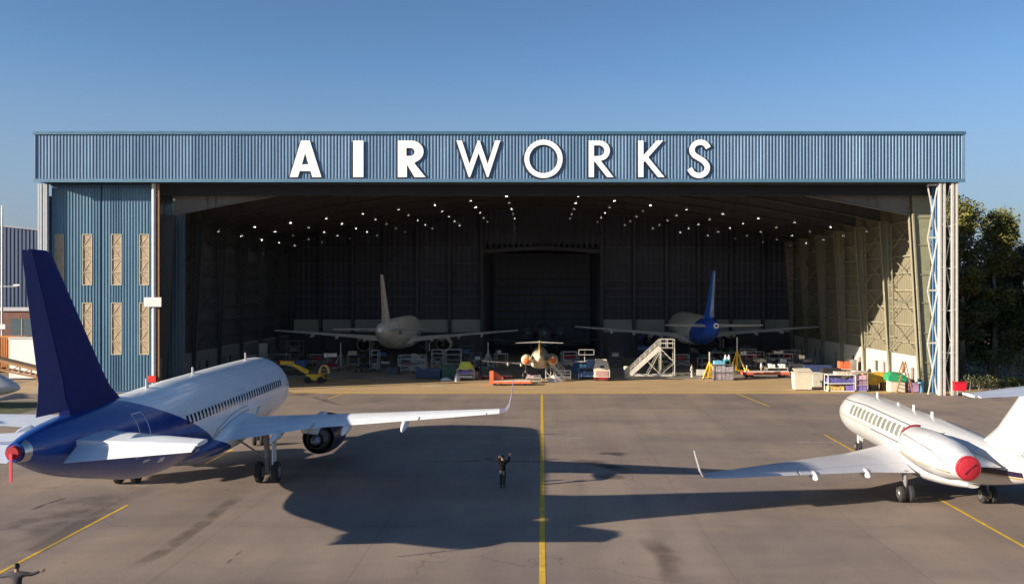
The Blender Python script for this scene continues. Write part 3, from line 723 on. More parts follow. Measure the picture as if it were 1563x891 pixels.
AST = [(0,3.34,.03,.03),(.25,3.37,.46,.44),(.8,3.43,.86,.84),(1.7,3.55,1.24,1.24),(2.9,3.73,1.59,1.63),(4.3,3.93,1.83,1.94),(6,3.99,1.975,2.10),(22,3.98,1.975,2.09),
       (26,3.97,1.95,1.99),(28,4.10,1.84,1.85),(30,4.30,1.61,1.62),(32,4.47,1.31,1.37),(34,4.66,.97,1.08),(35.3,4.80,.72,.82),(36.3,4.92,.47,.55),(37.0,4.98,.28,.33)]
def airliner(label, fus_m, wing_m, fin_m, nac_m, stab_m, sharklet=True, detail=True, jacked=0.0, droop=0.25, rud_m=None, group=None, nw=41, flapm=None):
    G = 17.7
    t = thing('airliner', label, 'airliner', group=group)
    F = Fus(AST, G); fm = flapm or wing_m
    fus = F.body().build('fuselage', fus_m, t)
    # belly fairing
    mb = MB(); rings = []
    for i in range(15):
        u = i/14; x = 10.0+13.2*u; s_ = math.sin(PI*min(max(u,.02),.98))**.55
        rings.append([(2.25*s_*math.cos(a), G-x, 2.55-.05+(1.05*s_)*math.sin(a)-.35*(1-s_)) for a in [2*PI*k/20 for k in range(20)]])
    mb.rings(rings); mb.build('belly_fairing', fus_m, t)
    W = [(1.2,11.0,2.55,8.0,.13,(0,1),.12),(1.95,11.8,2.62,7.15,.13,(0,1),.12),(6.4,14.6,3.2,4.25,.115,(0,1),.06),(16.6,20.05,4.25,1.62,.11,(0,1),.0)]
    for sd in (1,-1):
        w_ = wing_mb(mir(W, sd), G, 0, .735, 10).build('wing', wing_m, t)
        for a, b_ in ((1.9,6.3),(6.45,12.3)): wing_mb(mir(subsec(W, a, b_), sd), G, .745, 1.0, 5).build('flap', fm, w_)
        wing_mb(mir(subsec(W, 12.4, 15.9), sd), G, .745, 1.0, 5).build('aileron', fm, w_)
        wing_mb(mir(subsec(W, 15.95, 16.59), sd), G, .745, 1.0, 5).build('wing_tip', fm, w_)
        for la, xb, z in ((4.6,19.2,2.78),(8.4,19.8,3.2),(11.6,20.7,3.5)):
            mb = MB(); mb.lathe([(-2.0,.02),(-1.5,.12),(-.6,.19),(0.3,.15),(0.9,.08),(1.15,.02)], (0,0,0), 'y', 10)
            mb.v = [(sd*la+p[0], G-xb-p[1]*1.0, z+p[2]*1.3-max(0,p[1])*.12) for p in mb.v]; mb.build('flap_track_fairing', wing_m, w_)
        if sharklet:
            S = [(16.62,20.12,4.26,1.58,.1,(0,1),0),(16.95,20.35,4.36,1.42,.1,(-.5,.87),0),(17.12,20.65,4.62,1.2,.1,(-.85,.5),0),(17.22,21.1,5.2,.95,.07,(-.98,.17),0),(17.3,21.8,6.0,.5,.07,(-.99,.1),0)]
            wing_mb(mir(S, sd), G, 0, 1, 10).build('winglet', WHITE if sharklet is True else sharklet, t)
        # tail plane, elevator with droop
        T = [(.6,31.3,4.84,4.2,.1,(0,1),0),(5.85,34.7,5.0,1.7,.1,(0,1),0)]
        st = wing_mb(mir(T, sd), G, 0, .7, 9).build('tailplane', stab_m, t)
        T2 = [(l,x,z,c,th,nr,droop*(1.2 if l < 2 else .35)) for (l,x,z,c,th,nr,_) in subsec(T, 1.0, 5.8)]
        wing_mb(mir(T2, sd), G, .71, 1.0, 5).build('elevator', stab_m, st)
        # engine
        e = MB(); c = (sd*5.75, G, 1.78)
        e.lathe([(-9.55,.93),(-9.45,1.02),(-9.8,.90)][:0] or [(-10.4,.84),(-9.75,.86),(-9.6,.95),(-9.75,1.05),(-10.4,1.15),(-11.4,1.16),(-12.4,1.1),(-13.5,.96),(-13.5,.90),(-12.6,.92)], c, 'y', 28, cap=False)
        en = e.build('engine', nac_m, t)
        MB().lathe([(-10.55,.85),(-10.5,.84)], c, 'y', 28).build('fan', DMETAL, en)
        MB().lathe([(-9.98,.02),(-10.3,.2),(-10.52,.3)], c, 'y', 14).build('spinner', DMETAL, en)
        MB().lathe([(-12.7,.90),(-12.6,.91)], c, 'y', 28).build('bypass_duct', BLACK, en)
        MB().lathe([(-12.5,.75),(-13.6,.68),(-14.4,.50),(-14.4,.46),(-13.6,.5)], c, 'y', 24, cap=False).build('core_nozzle', mat('nozzle_metal', (0.10,0.095,0.09), 0.5, .6, var=.2), en)
        MB().lathe([(-13.4,.42),(-14.5,.30),(-15.3,.04)], c, 'y', 18).build('exhaust_cone', mat('cone_metal', (0.30,0.32,0.38), .4, .5), en)
        MB().lathe([(-13.4,.62),(-13.35,.62)], c, 'y', 18).build('turbine', BLACK, en)
        mb = MB(); x = sd*5.75
        P = [(11.0,2.8),(12.2,3.2),(17.6,2.95),(17.4,2.65),(14.6,2.15),(13.6,2.3),(12.4,2.7)]
        mb.add([(x-.17,G-a,b) for a,b in P]+[(x+.17,G-a,b) for a,b in P], [tuple(range(7))[::-1], tuple(range(7,14))]+[(i,(i+1)%7,7+(i+1)%7,7+i) for i in range(7)])
        mb.build('pylon', wing_m, en)
        # main gear
        gm = MB(); g0 = -jacked
        gm.tube([(sd*3.7,0,2.6),(sd*3.78,0,1.4),(sd*3.8,0,.58)], [.17,.15,.12], 10); gm.bar((sd*3.4,0,.585),(sd*4.2,0,.585),.14,.14,8)
        gm.bar((sd*2.2,.0,2.35),(sd*3.7,0,1.35),.11,.11,6); gm.bar((sd*3.78,-.25,1.15),(sd*3.78,-.32,.75),.07,.07,6)
        gm.bar((sd*3.75,-.05,1.5),(sd*3.78,-.34,1.1),.08,.08,6); gm.bar((sd*3.75,.5,2.4),(sd*3.78,.1,1.3),.07,.07,6)
        gr = gm.build('main_gear', mat('gear_grey', (0.22,0.22,0.22), 0.45, .2), t)
        MB().box(*sorted((sd*4.12,sd*4.17)), -.42,.42,1.05,2.35).build('gear_door', wing_m, gr)
        for o_ in (-.46,.46):
            tire(gr, (sd*3.8+o_,0,.585), .585, .40)
    for la in (0,):
        gm = MB(); x = 5.07
        gm.tube([(0,G-x,2.3),(0,G-x,.38)], [.12,.09], 8); gm.bar((-.35,G-x,.38),(.35,G-x,.38),.09,.09,8); gm.bar((0,G-x+.9,2.1),(0,G-x+.05,1.1),.08,.08,6)
        gr = gm.build('nose_gear', mat('gear_grey', (0.45,0.45,0.44)), t)
        for o_ in (-.25,.25): tire(gr, (o_,G-x,.38), .38, .22)
        for sd in (1,-1): MB().box(*sorted((sd*.42,sd*.45)), G-x-.1,G-x+1.4,1.35,2.15).build('gear_door', fus_m, gr)
    # fin: vertical loft
    def fin(secs, u0, u1, n=9):
        mb = MB(); rings = []
        for (z, xl, c, th) in secs:
            us = [u0+(u1-u0)*(1-math.cos(PI*i/(n-1)))/2 for i in range(n)]
            a = [(foil(u)*th*c+.004, G-(xl+u*c), z) for u in us]; b = [(-foil(u)*th*c-.004, G-(xl+u*c), z) for u in us]
            rings.append(a+b[::-1])
        mb.rings(rings); return mb
    FS = [(5.2,27.5,8.1,.09),(5.95,28.35,7.15,.09),(6.5,29.3,6.1,.095),(7.2,30.05,5.3,.1),(11.85,34.35,2.15,.1),(12.02,34.8,1.7,.09)]
    fn = fin(FS, 0, .70).build('fin', fin_m, t)
    R2 = [(5.98,28.4,7.12,.09)]+FS[2:5]+[(11.98,34.65,1.85,.09)]
    fin(R2, .712, 1.0, 5).build('rudder', rud_m or fin_m, fn)
    if detail:
        me = F.patch(-.125+10, .125+10, 4.30, 4.72, 1, .008).mesh('cabin_window', GLASS)
        for sd in (1,-1):
            me = None
            for i in range(nw):
                x = 6.9+i*.533
                if x > 25.4: break
                o = F.patch(x-.115, x+.115, 4.24, 4.66, sd, .010).build('cabin_window', GLASS, fus)
            # doors
            for x in (4.9, 29.6):
                z0, z1 = (3.35,5.25) if x < 10 else (3.55,5.35)
                mb = MB()
                for (a,b_,u,v) in ((x-.45,x-.41,z0,z1),(x+.41,x+.45,z0,z1),(x-.45,x+.45,z1,z1+.035),(x-.45,x+.45,z0-.035,z0)):
                    F.patch(a,b_,u,v,sd,.012,4 if b_-a > .3 else 1,6 if v-u > .3 else 1,mb)
                mb.build('door_outline', GREYP, fus)
            for x in (15.3,16.3):
                mb = MB()
                for (a,b_,u,v) in ((x-.28,x-.26,3.95,4.95),(x+.26,x+.28,3.95,4.95),(x-.28,x+.28,4.95,4.97)): F.patch(a,b_,u,v,sd,.011,2,3,mb)
                mb.build('exit_outline', mat('outline_grey', (0.35,0.36,0.38)), fus)
            for (a,b_,u,v,u2,v2) in ((1.75,2.35,4.05,4.50,4.1,4.72),(2.4,3.0,4.08,4.76,4.12,4.9)):
                F.patch(a,b_,u,v,sd,.012,2,3,None,u2,v2).build('cockpit_window', GLASS, fus)
        for x, h in ((8.2,.45),(18.5,.35),(25.0,.45)):
            z = F.pt(x, 0)[2]; mb = MB(); mb.add([(-.02,G-x+.15,z-.03),(-.02,G-x-.2,z-.03),(-.02,G-x-.22,z+h),(-.02,G-x-.05,z+h),(.02,G-x+.15,z-.03),(.02,G-x-.2,z-.03),(.02,G-x-.22,z+h),(.02,G-x-.05,z+h)],
                [(0,1,2,3),(7,6,5,4),(0,4,5,1),(1,5,6,2),(2,6,7,3),(3,7,4,0)]); mb.build('antenna', WHITE, fus)
    return t, F
def tire(par, c, r, w_):
    mb = MB(); mb.lathe([(-w_/2,r*.62),(-w_/2+.02,r*.86),(-w_*.3,r*.98),(0,r),(w_*.3,r*.98),(w_/2-.02,r*.86),(w_/2,r*.62)], c, 'x', 20)
    wh = mb.build('wheel', BLACK, par)
    m2 = MB()
    m2.lathe([(-w_/2-.01,r*.15),(-w_/2-.012,r*.52),(-w_/2+.03,r*.60),(w_/2-.03,r*.60),(w_/2+.012,r*.52),(w_/2+.01,r*.15)], c, 'x', 14)
    # rims stay within three levels: joined with the wheel
    wh.data.materials.append(METAL); bm = bmesh.new(); bm.from_mesh(wh.data); k = len(bm.faces)
    tmp = m2.mesh('rim', METAL); bm.from_mesh(tmp); bm.faces.ensure_lookup_table()
    for f in bm.faces[k:]: f.material_index = 1
    bm.to_mesh(wh.data); bm.free()

G = 17.7
LIVA = livery('blue_tail_livery', (0.80,0.86,0.90), (0.002,0.050,0.27), 2.92*-1*-1, G-12.1+0)
# boundary: xb > 12.1 + 2.92 z  ->  y + 2.92 z < G - 12.1 when blue
def fixlivery(m, k, x0):
    for nd in m.node_tree.nodes:
        if nd.type == 'MATH' and nd.operation == 'MULTIPLY_ADD': nd.inputs[1].default_value = k
        if nd.type == 'MAP_RANGE' and abs(nd.inputs[2].default_value-nd.inputs[1].default_value-.06) < 1e-3: nd.inputs[1].default_value = x0-.03; nd.inputs[2].default_value = x0+.03
fixlivery(LIVA, 2.92, G-12.1)
FINN = mat('fin_navy_paint', (0.008,0.015,0.115), 0.6, var=0.12, scale=0.4)
WNG = mat('airliner_wing_paint', (0.74,0.79,0.83), 0.32, var=0.07, scale=0.9, coat=0.15)
FINN.node_tree.nodes['Principled BSDF'].inputs['Specular IOR Level'].default_value = .15
t, F1 = airliner('large airliner with dark blue tail and white front, parked at left seen from behind', LIVA, WNG, FINN, NAVY, WNG, sharklet=mat('winglet_paint', (0.16,0.15,0.22), 0.4), rud_m=mat('rudder_navy_paint', (0.011,0.022,0.15), 0.6, var=.1), droop=.42)
XN, YN, TH = -19.62, 69.18, 0.0395
t.location = (XN + G*math.sin(TH), YN - G*math.cos(TH), 0); t.rotation_euler = (0,0,TH)
# exhaust cover with its streamer
o = MB().lathe([(-37.18+G,.22),(-36.97+G,.25)], (0,0,4.98), 'y', 18).build('exhaust_cover', RED, t)
mb = MB(); mb.box(-.045,.045,G-37.26,G-37.21,4.0,4.98); mb.build('streamer', mat('streamer_red', (0.7,0.06,0.10), .7), o)
for pts in (((20.6,2.75),(19.6,3.15),(18.0,3.45),(16.0,3.62),(14.6,3.66)), ((21.0,2.9),(20.0,3.4),(18.4,3.78),(16.4,3.92),(15.0,3.9))):
    mb = MB()
    for (xa,za),(xb_,zb_) in zip(pts[:-1], pts[1:]): F1.patch(xb_, xa, zb_, zb_+.03, 1, .012, 3, 1, mb, za, za+.03)
    mb.build('fairing_seam', mat('seam_blue_grey', (0.12,0.16,0.20), .5), t)
for (x_, za, zb) in ((27.6,2.95,3.15),(29.0,3.2,3.3),(22.3,2.5,2.62)):
    F1.patch(x_-.22, x_+.22, za, zb, 1, .013, 2, 2).build('hatch_mark', GREYP, t)
for (x_, za) in ((20.3,3.0),(8.5,2.4),(12.4,3.05)):
    F1.patch(x_-.3, x_+.3, za, za+.5, 1, .008, 2, 2).build('access_panel', mat('panel_blue_grey', (0.50,0.55,0.60), .35), t)
MB().lathe([(-36.95+G,.34),(-36.6+G,.44)], (0,0,4.96), 'y', 18, cap=False).build('exhaust_ring', METAL, t)
# root fairing marks at the wing
for (x0,x1,z0,z1) in ((15.2,19.0,3.15,3.1),(18.9,20.8,3.1,2.55)):
    pass
root = t

# airliners inside the hangar
def place(t, x, tail_y, z, th=0.0):
    t.location = (x, tail_y+37.5-G, z); t.rotation_euler = (0,0,th)
DIRTYW = mat('dusty_white_paint', (0.86,0.84,0.79), 0.45, var=0.15)
PATCH = mat('primer_patched_paint', (0.86,0.86,0.83), 0.5, var=0.3, scale=0.9)
t2, F2 = airliner('bare grey-white airliner nosed into the dark left half of the hangar', PATCH, mat('inside_wing_grey', (0.88,0.90,0.90), .4, var=.1), DIRTYW, DIRTYW, WHITE, sharklet=False, detail=False, jacked=.6, droop=0, rud_m=mat('rudder_beige', (0.66,0.60,0.50), .5, var=.2))
place(t2, -21.0, 118.5, .7, .02); t2.scale = (1.055, 1, 1)
for x,y,s_ in ((33.2,-1,.35),(30.2,1,.5)):
    F2.patch(x-.5*s_,x+.6*s_,4.1,4.9,y,.015,3,4).build('access_hole', BLACK, t2)
    F2.patch(x-1.9*s_,x-1.2*s_,4.1,4.8,y,.015,3,4).build('access_hole', BLACK, t2)
LIVB = livery('royal_blue_tail_livery', (0.80,0.78,0.70), (0.02,0.10,0.62), 0, 0); fixlivery(LIVB, 1.6, G-21.2)
t3, F3 = airliner('airliner with bright royal blue tail nosed into the right half of the hangar', LIVB, mat('inside_wing_grey', (0.50,0.51,0.51)), mat('royal_blue_fin', (0.03,0.17,0.75), .4, var=.12), mat('royal_blue_nacelle', (0.02,0.05,0.3), .4), mat('inside_tailplane', (0.88,0.86,0.80), .4), sharklet=False, detail=False, jacked=1.2, droop=0, rud_m=mat('rudder_pale_blue', (0.5,0.6,0.85), .45, var=.7, scale=.5))
place(t3, 22.3, 118.0, 1.25, -.012); t3.scale = (1.055, 1, 1)
MB().lathe([(G-37.3,.34),(G-36.95,.30)], (0,0,4.98), 'y', 18).build('tail_cone', WHITE, t3)
MB().lathe([(G-37.35,.16),(G-37.2,.16)], (0,0,4.98), 'y', 14).build('exhaust', BLACK, t3)

# ---- business jets
def bizjet(label, kl, r, span, zc, body_m, wing_m, fin_m, stab_z, stab_h, eng, cover_m, winglet=True, nwin=13, fine=True):
    G = 18.4*kl; s = r/1.35
    st = [(0,zc-.42*s,.03,.03),(.3,zc-.38*s,.32*s,.3*s),(1.0,zc-.28*s,.64*s,.62*s),(2.1,zc-.12*s,.98*s,.99*s),(3.4,zc-.02*s,1.24*s,1.26*s),(4.9,zc,1.35*s,1.35*s),(17.5,zc,1.35*s,1.35*s),
          (19.5,zc+.05*s,1.30*s,1.28*s),(22,zc+.2*s,1.08*s,1.08*s),(24.5,zc+.4*s,.76*s,.82*s),(27,zc+.62*s,.38*s,.5*s),(28.6,zc+.72*s,.12*s,.2*s)]
    st = [(a[0]*kl,)+a[1:] for a in st]; F = Fus(st, G)
    t = thing('business_jet', label, 'business jet'); fus = F.body(28).build('fuselage', body_m, t)
    mb = MB(); rings = []
    for i in range(13):
        u = i/12; x = (10.2+11.5*u)*kl; q = math.sin(PI*min(max(u,.02),.98))**.6
        rings.append([(1.5*s*q*math.cos(a), G-x, zc-1.0*s+(.62*s*q)*math.sin(a)) for a in [2*PI*k/18 for k in range(18)]])
    mb.rings(rings); mb.build('belly_fairing', body_m, t)
    zr = zc-1.05*s; zt = zc-(.72 if winglet else .2)*s; hs = span/2
    W = [(.9*s,11.2*kl,zr,7.6*kl,.12,(0,1),0),(1.4*s,11.6*kl,zr+.03,7.0*kl,.12,(0,1),0),(hs*.33,14.3*kl,zr+(zt-zr)*.28,4.6*kl,.11,(0,1),0),(hs,21.0*kl,zt,1.35*kl,.1,(0,1),0)]
    for sd in (1,-1):
        w_ = wing_mb(mir(W, sd), G, 0, .76, 10).build('wing', wing_m, t)
        wing_mb(mir(subsec(W, 1.5*s, hs*.62), sd), G, .768, 1, 5).build('flap', wing_m, w_)
        wing_mb(mir(subsec(W, hs*.63, hs*.985), sd), G, .768, 1, 5).build('aileron', wing_m, w_)
        if fine:
            for la in (hs*.33, hs*.56):
                q = subsec(W, la, la+.1)[0]; xb = q[1]+q[3]*.95; mb = MB(); mb.lathe([(-1.3,.02),(-.8,.12),(0,.16),(.5,.1),(.75,.02)], (0,0,0), 'y', 8)
                mb.v = [(sd*la+p[0], G-xb-p[1], q[2]-.12+p[2]*1.5) for p in mb.v]; mb.build('flap_track_fairing', wing_m, w_)
        if winglet:
            S = [(hs-.01,21.0*kl,zt+.003,1.32*kl,.1,(0,1),0),(hs+.25,21.25*kl,zt+.10,1.2*kl,.1,(-.5,.87),0),(hs+.40,21.6*kl,zt+.35,1.0*kl,.1,(-.9,.45),0),(hs+.72,22.5*kl,zt+1.35,.55*kl,.09,(-.95,.3),0)]
            wing_mb(mir(S, sd), G, 0, 1, 9).build('winglet', wing_m, t)
        T = [(.05,28.2*kl,stab_z,2.9*kl,.1,(0,1),0),(stab_h,31.0*kl,stab_z-.05,1.25*kl,.1,(0,1),0)]
        tp = wing_mb(mir(T, sd), G, 0, .72, 9).build('tailplane', wing_m, t); wing_mb(mir(subsec(T, .15, stab_h*.97), sd), G, .73, 1, 5).build('elevator', wing_m, tp)
        # engine pods
        la, ze, x0, x1, rr = eng
        e = MB(); L_ = x1-x0
        e.lathe([(-x0-L_*.12,rr*.80),(-x0-.03,rr*.80),(-x0,rr*.87),(-x0-.05,rr*.93),(-x0-L_*.15,rr*.99),(-x0-L_*.4,rr*1.04),(-x0-L_*.7,rr*.93),(-x1,rr*.54),(-x1,rr*.50),(-x1+.4,rr*.52)], (sd*la, G, ze), 'y', 26, cap=False)
        en = e.build('engine', body_m, t)
        MB().lathe([(-x1-.15,rr*.04),(-x1-.14,rr*.22),(-x1-.10,rr*.40),(-x1-.07,rr*.50),(-x1-.03,rr*.555),(-x1,rr*.575),(-x1+.06,rr*.57)], (sd*la, G, ze), 'y', 24, cap=True).build('exhaust_cover', cover_m, en)
        MB().lathe([(-x0-.05,rr*.5),(-x0-.06,rr*.78),(-x0-.16,rr*.795)], (sd*la, G, ze), 'y', 24).build('inlet_cover', cover_m, en)
        mb = MB(); xa, xb_ = x0+L_*.3, x0+L_*.95; a, b_ = sorted((sd*r*.6, sd*(la-rr*.6)))
        mb.rings([[(a, G-xa, ze), (a, G-xa-L_*.1, ze+.16), (a, G-xb_, ze), (a, G-xa-L_*.1, ze-.16)], [(b_, G-xa, ze), (b_, G-xa-L_*.1, ze+.16), (b_, G-xb_, ze), (b_, G-xa-L_*.1, ze-.16)]]); mb.build('pylon', body_m, en)
        # main gear
        gx = sd*1.95*s**.5; gm = MB(); gm.tube([(gx,0,zr+.1),(gx,0,.45)], [.11,.08], 8); gm.bar((gx,.6,zr),(gx,.05,.6),.07,.07,6); gm.bar((gx-.3,0,.42),(gx+.3,0,.42),.09,.09,6)
        gr = gm.build('main_gear', mat('gear_grey', (0.45,0.45,0.44)), t)
        for o_ in (-.24,.24): tire(gr, (gx+o_,0,.43), .43, .26)
        me = None
        if fine:
            for i in range(nwin):
                x = (6.2+i*.80)*kl; F.patch(x-.23,x+.23,zc+.24,zc+.80,sd,.012,1,4).build('cabin_window', mat('cabin_window_tint', (0.20,0.21,0.18), .2, var=.3), fus)
            for (x0_,x1_,za,zb_,za2,zb2) in ((1.7,2.3,zc+.25,zc+.62,zc+.3,zc+.8),(2.35,3.1,zc+.32,zc+.85,zc+.45,zc+.9)):
                F.patch(x0_,x1_,za,zb_,sd,.012,2,3,None,za2,zb2).build('cockpit_window', GLASS, fus)
    x = 2.9*kl; gm = MB(); gm.tube([(0,G-x,zc-1.0*s),(0,G-x,.28)], [.09,.07], 8); gm.bar((-.2,G-x,.28),(.2,G-x,.28),.07,.07,6)
    gr = gm.build('nose_gear', WHITE, t)
    for o_ in (-.14,.14): tire(gr, (o_,G-x,.27), .27, .16)
    MB().box(.22,.24,G-x-.2,G-x+.6,.6,zc-1.0*s).build('gear_door', body_m, gr)
    def fin(secs, u0, u1, m, name, par, n=9):
        mb = MB(); rings = []
        for (z, xl, c, th) in secs:
            us = [u0+(u1-u0)*(1-math.cos(PI*i/(n-1)))/2 for i in range(n)]
            a = [(foil(u)*th*c+.004, G-(xl+u*c), z) for u in us]; b = [(-foil(u)*th*c-.004, G-(xl+u*c), z) for u in us]
            rings.append(a+b[::-1])
        mb.rings(rings); return mb.build(name, m, par)
    z0 = zc+.85*s; H_ = stab_z-z0
    FS = [(z0-.2,21.6*kl,7.0*kl,.08),(z0+.34*s,22.2*kl,6.4*kl,.08),(z0+.36*s,22.9*kl,5.65*kl,.09),(z0+H_*.35,24.4*kl,4.6*kl,.1),(stab_z-.02,27.2*kl,3.1*kl,.1)]
    fn = fin(FS, 0, .72, fin_m, 'fin', t); fin(FS[2:], .73, 1, fin_m, 'rudder', fn, 5)
    MB().lathe([(-27.0*kl,.02),(-27.4*kl,.14),(-29*kl,.16),(-31*kl,.04)], (0,G,stab_z), 'y', 12).build('fin_bullet', fin_m, t)
    return t, F, G, fus
BWH = livery('business_jet_white', (0.51,0.52,0.53), (0.51,0.52,0.53), 0, -500, .22)
BWW = mat('business_jet_wing', (0.50,0.51,0.54), 0.3, var=0.06, scale=.8, coat=.2)
tj, FJ, GJ, fj = bizjet('white business jet with red engine covers parked at right, seen from behind', 1.0, 1.42, 24.5, 2.58, BWH, BWW, BWH, 6.8, 4.0, (2.3,3.3,20.8,27.0,.90), RED)
TJ = -0.054; tj.location = (20.2, 46.7, 0); tj.rotation_euler = (0,0,TJ)
PINS = mat('grey_pinstripe', (0.10,0.10,0.11), .4); GOLD = mat('gold_stripe', (0.45,0.33,0.12), .35, .3); PLUM = mat('plum_stripe', (0.018,0.010,0.035), .35)
for sd in (1,-1):
    mb = MB(); FJ.patch(.6,3.5,2.62,2.66,sd,.013,8,1,mb,3.46,3.50); FJ.patch(3.5,8.0,3.46,3.50,sd,.013,6,1,mb,3.58,3.62); FJ.patch(8.0,17.5,3.58,3.62,sd,.013,10,1,mb,3.50,3.54); mb.build('pinstripe', PINS, tj)
    mb = MB(); FJ.patch(.5,3.2,2.3,2.34,sd,.013,8,1,mb,2.55,2.59); FJ.patch(3.2,10.5,2.55,2.59,sd,.013,8,1,mb,2.55,2.59); mb.build('pinstripe', GOLD, tj)
    mb = MB(); FJ.patch(10.5,17.8,2.50,2.56,sd,.014,8,1,mb,2.50,2.56); mb.build('pinstripe', PINS, tj)
    mb = MB(); FJ.patch(21.5,27.4,2.35,2.65,sd,.013,8,2,mb,3.0,3.2); mb.build('cheat_line', PLUM, tj)
    mb = MB(); FJ.patch(20.0,27.4,2.12,2.2,sd,.013,8,1,mb,2.9,2.96); mb.build('cheat_line', GOLD, tj)
for x, h in ((7.0,.30),(11.0,.12),(13.6,.30),(16.4,.28)):
    z = FJ.pt(x, 0)[2]; mb = MB(); mb.box(-.025,.025,GJ-x-.14,GJ-x+.1,z-.03,z+h); mb.build('antenna', WHITE, tj)
# engine stripe
mb = MB(); mb.tube([(-2.3-.93*math.cos(a), GJ-x, 3.3+.93*math.sin(a)*1.0) for x, a in ((21.2,.62),(23.0,.55),(25.0,.45),(26.6,.1))], .012, 4); mb.build('cowl_seam', PINS, tj)
mb = MB(); mb.tube([(-2.3-.88*math.cos(a), GJ-20.83, 3.3+.88*math.sin(a)) for a in [R(40+7*k) for k in range(10)]], .05, 5); mb.build('inlet_cover_edge', mat('dark_red_edge', (0.22,0.01,0.03), .6), tj)
for side in (-1,1):
    mb = MB(); mb.tube([(side*2.3+.47*math.cos(a), GJ-27.06, 3.3+.47*math.sin(a)) for a in [2*PI*k/20 for k in range(21)]], .018, 5); mb.bar((side*2.3-.22,GJ-27.145,3.1),(side*2.3+.2,GJ-27.145,3.5),.05); mb.build('cover_strap', mat('dark_red_edge', (0.22,0.01,0.03)), tj)
mb = MB(); mb.tube([(-2.3-q*math.cos(R(-25)), GJ-x, 3.3+q*math.sin(R(-25))) for x,q in ((20.9,.87),(22.5,.94),(24.5,.88),(26.4,.66))], .022, 5); mb.build('cowl_stripe', GOLD, tj)

tl, FL, GL_, _ = bizjet('small cream business jet with orange engine covers parked tail-out in the hangar mouth', .52, 1.05, 13.6, 2.45, mat('cream_jet_paint', (0.62,0.55,0.43), .35, var=.12, coat=.2), mat('cream_jet_wing', (0.55,0.52,0.46), .4), mat('gold_fin_paint', (0.60,0.42,0.12), .4), 4.75, 2.7, (1.55,2.5,10.9,13.6,.62), mat('orange_cover', (0.65,0.14,0.02), .6, var=.3), winglet=False, nwin=5)
tl.location = (-.25, 113.0, 0)
tm, FM, GM, _ = bizjet('pale blue-grey jet with tall fin standing deep in the dark central tail bay', .9, 1.7, 22, 3.0, mat('blue_grey_jet', (0.25,0.30,0.38), .4), mat('blue_grey_jet_wing', (0.25,0.28,0.33), .4), mat('blue_grey_fin', (0.10,0.14,0.26), .4), 9.6, 3.2, (2.6,3.8,18,23,.9), DMETAL, winglet=False, fine=False)
tm.location = (0.4, 158, 0)
tn, FN, GN, _ = bizjet('white business jet far left on the grass edge, only its nose in view', .9, 1.3, 22, 2.3, BWH, BWW, BWH, 6.8, 4.5, (2.2,3.0,18.8,24,.8), RED)
tn.rotation_euler = (0,0,-PI/2); tn.location = (-46.8-GN, 84.0, 0)
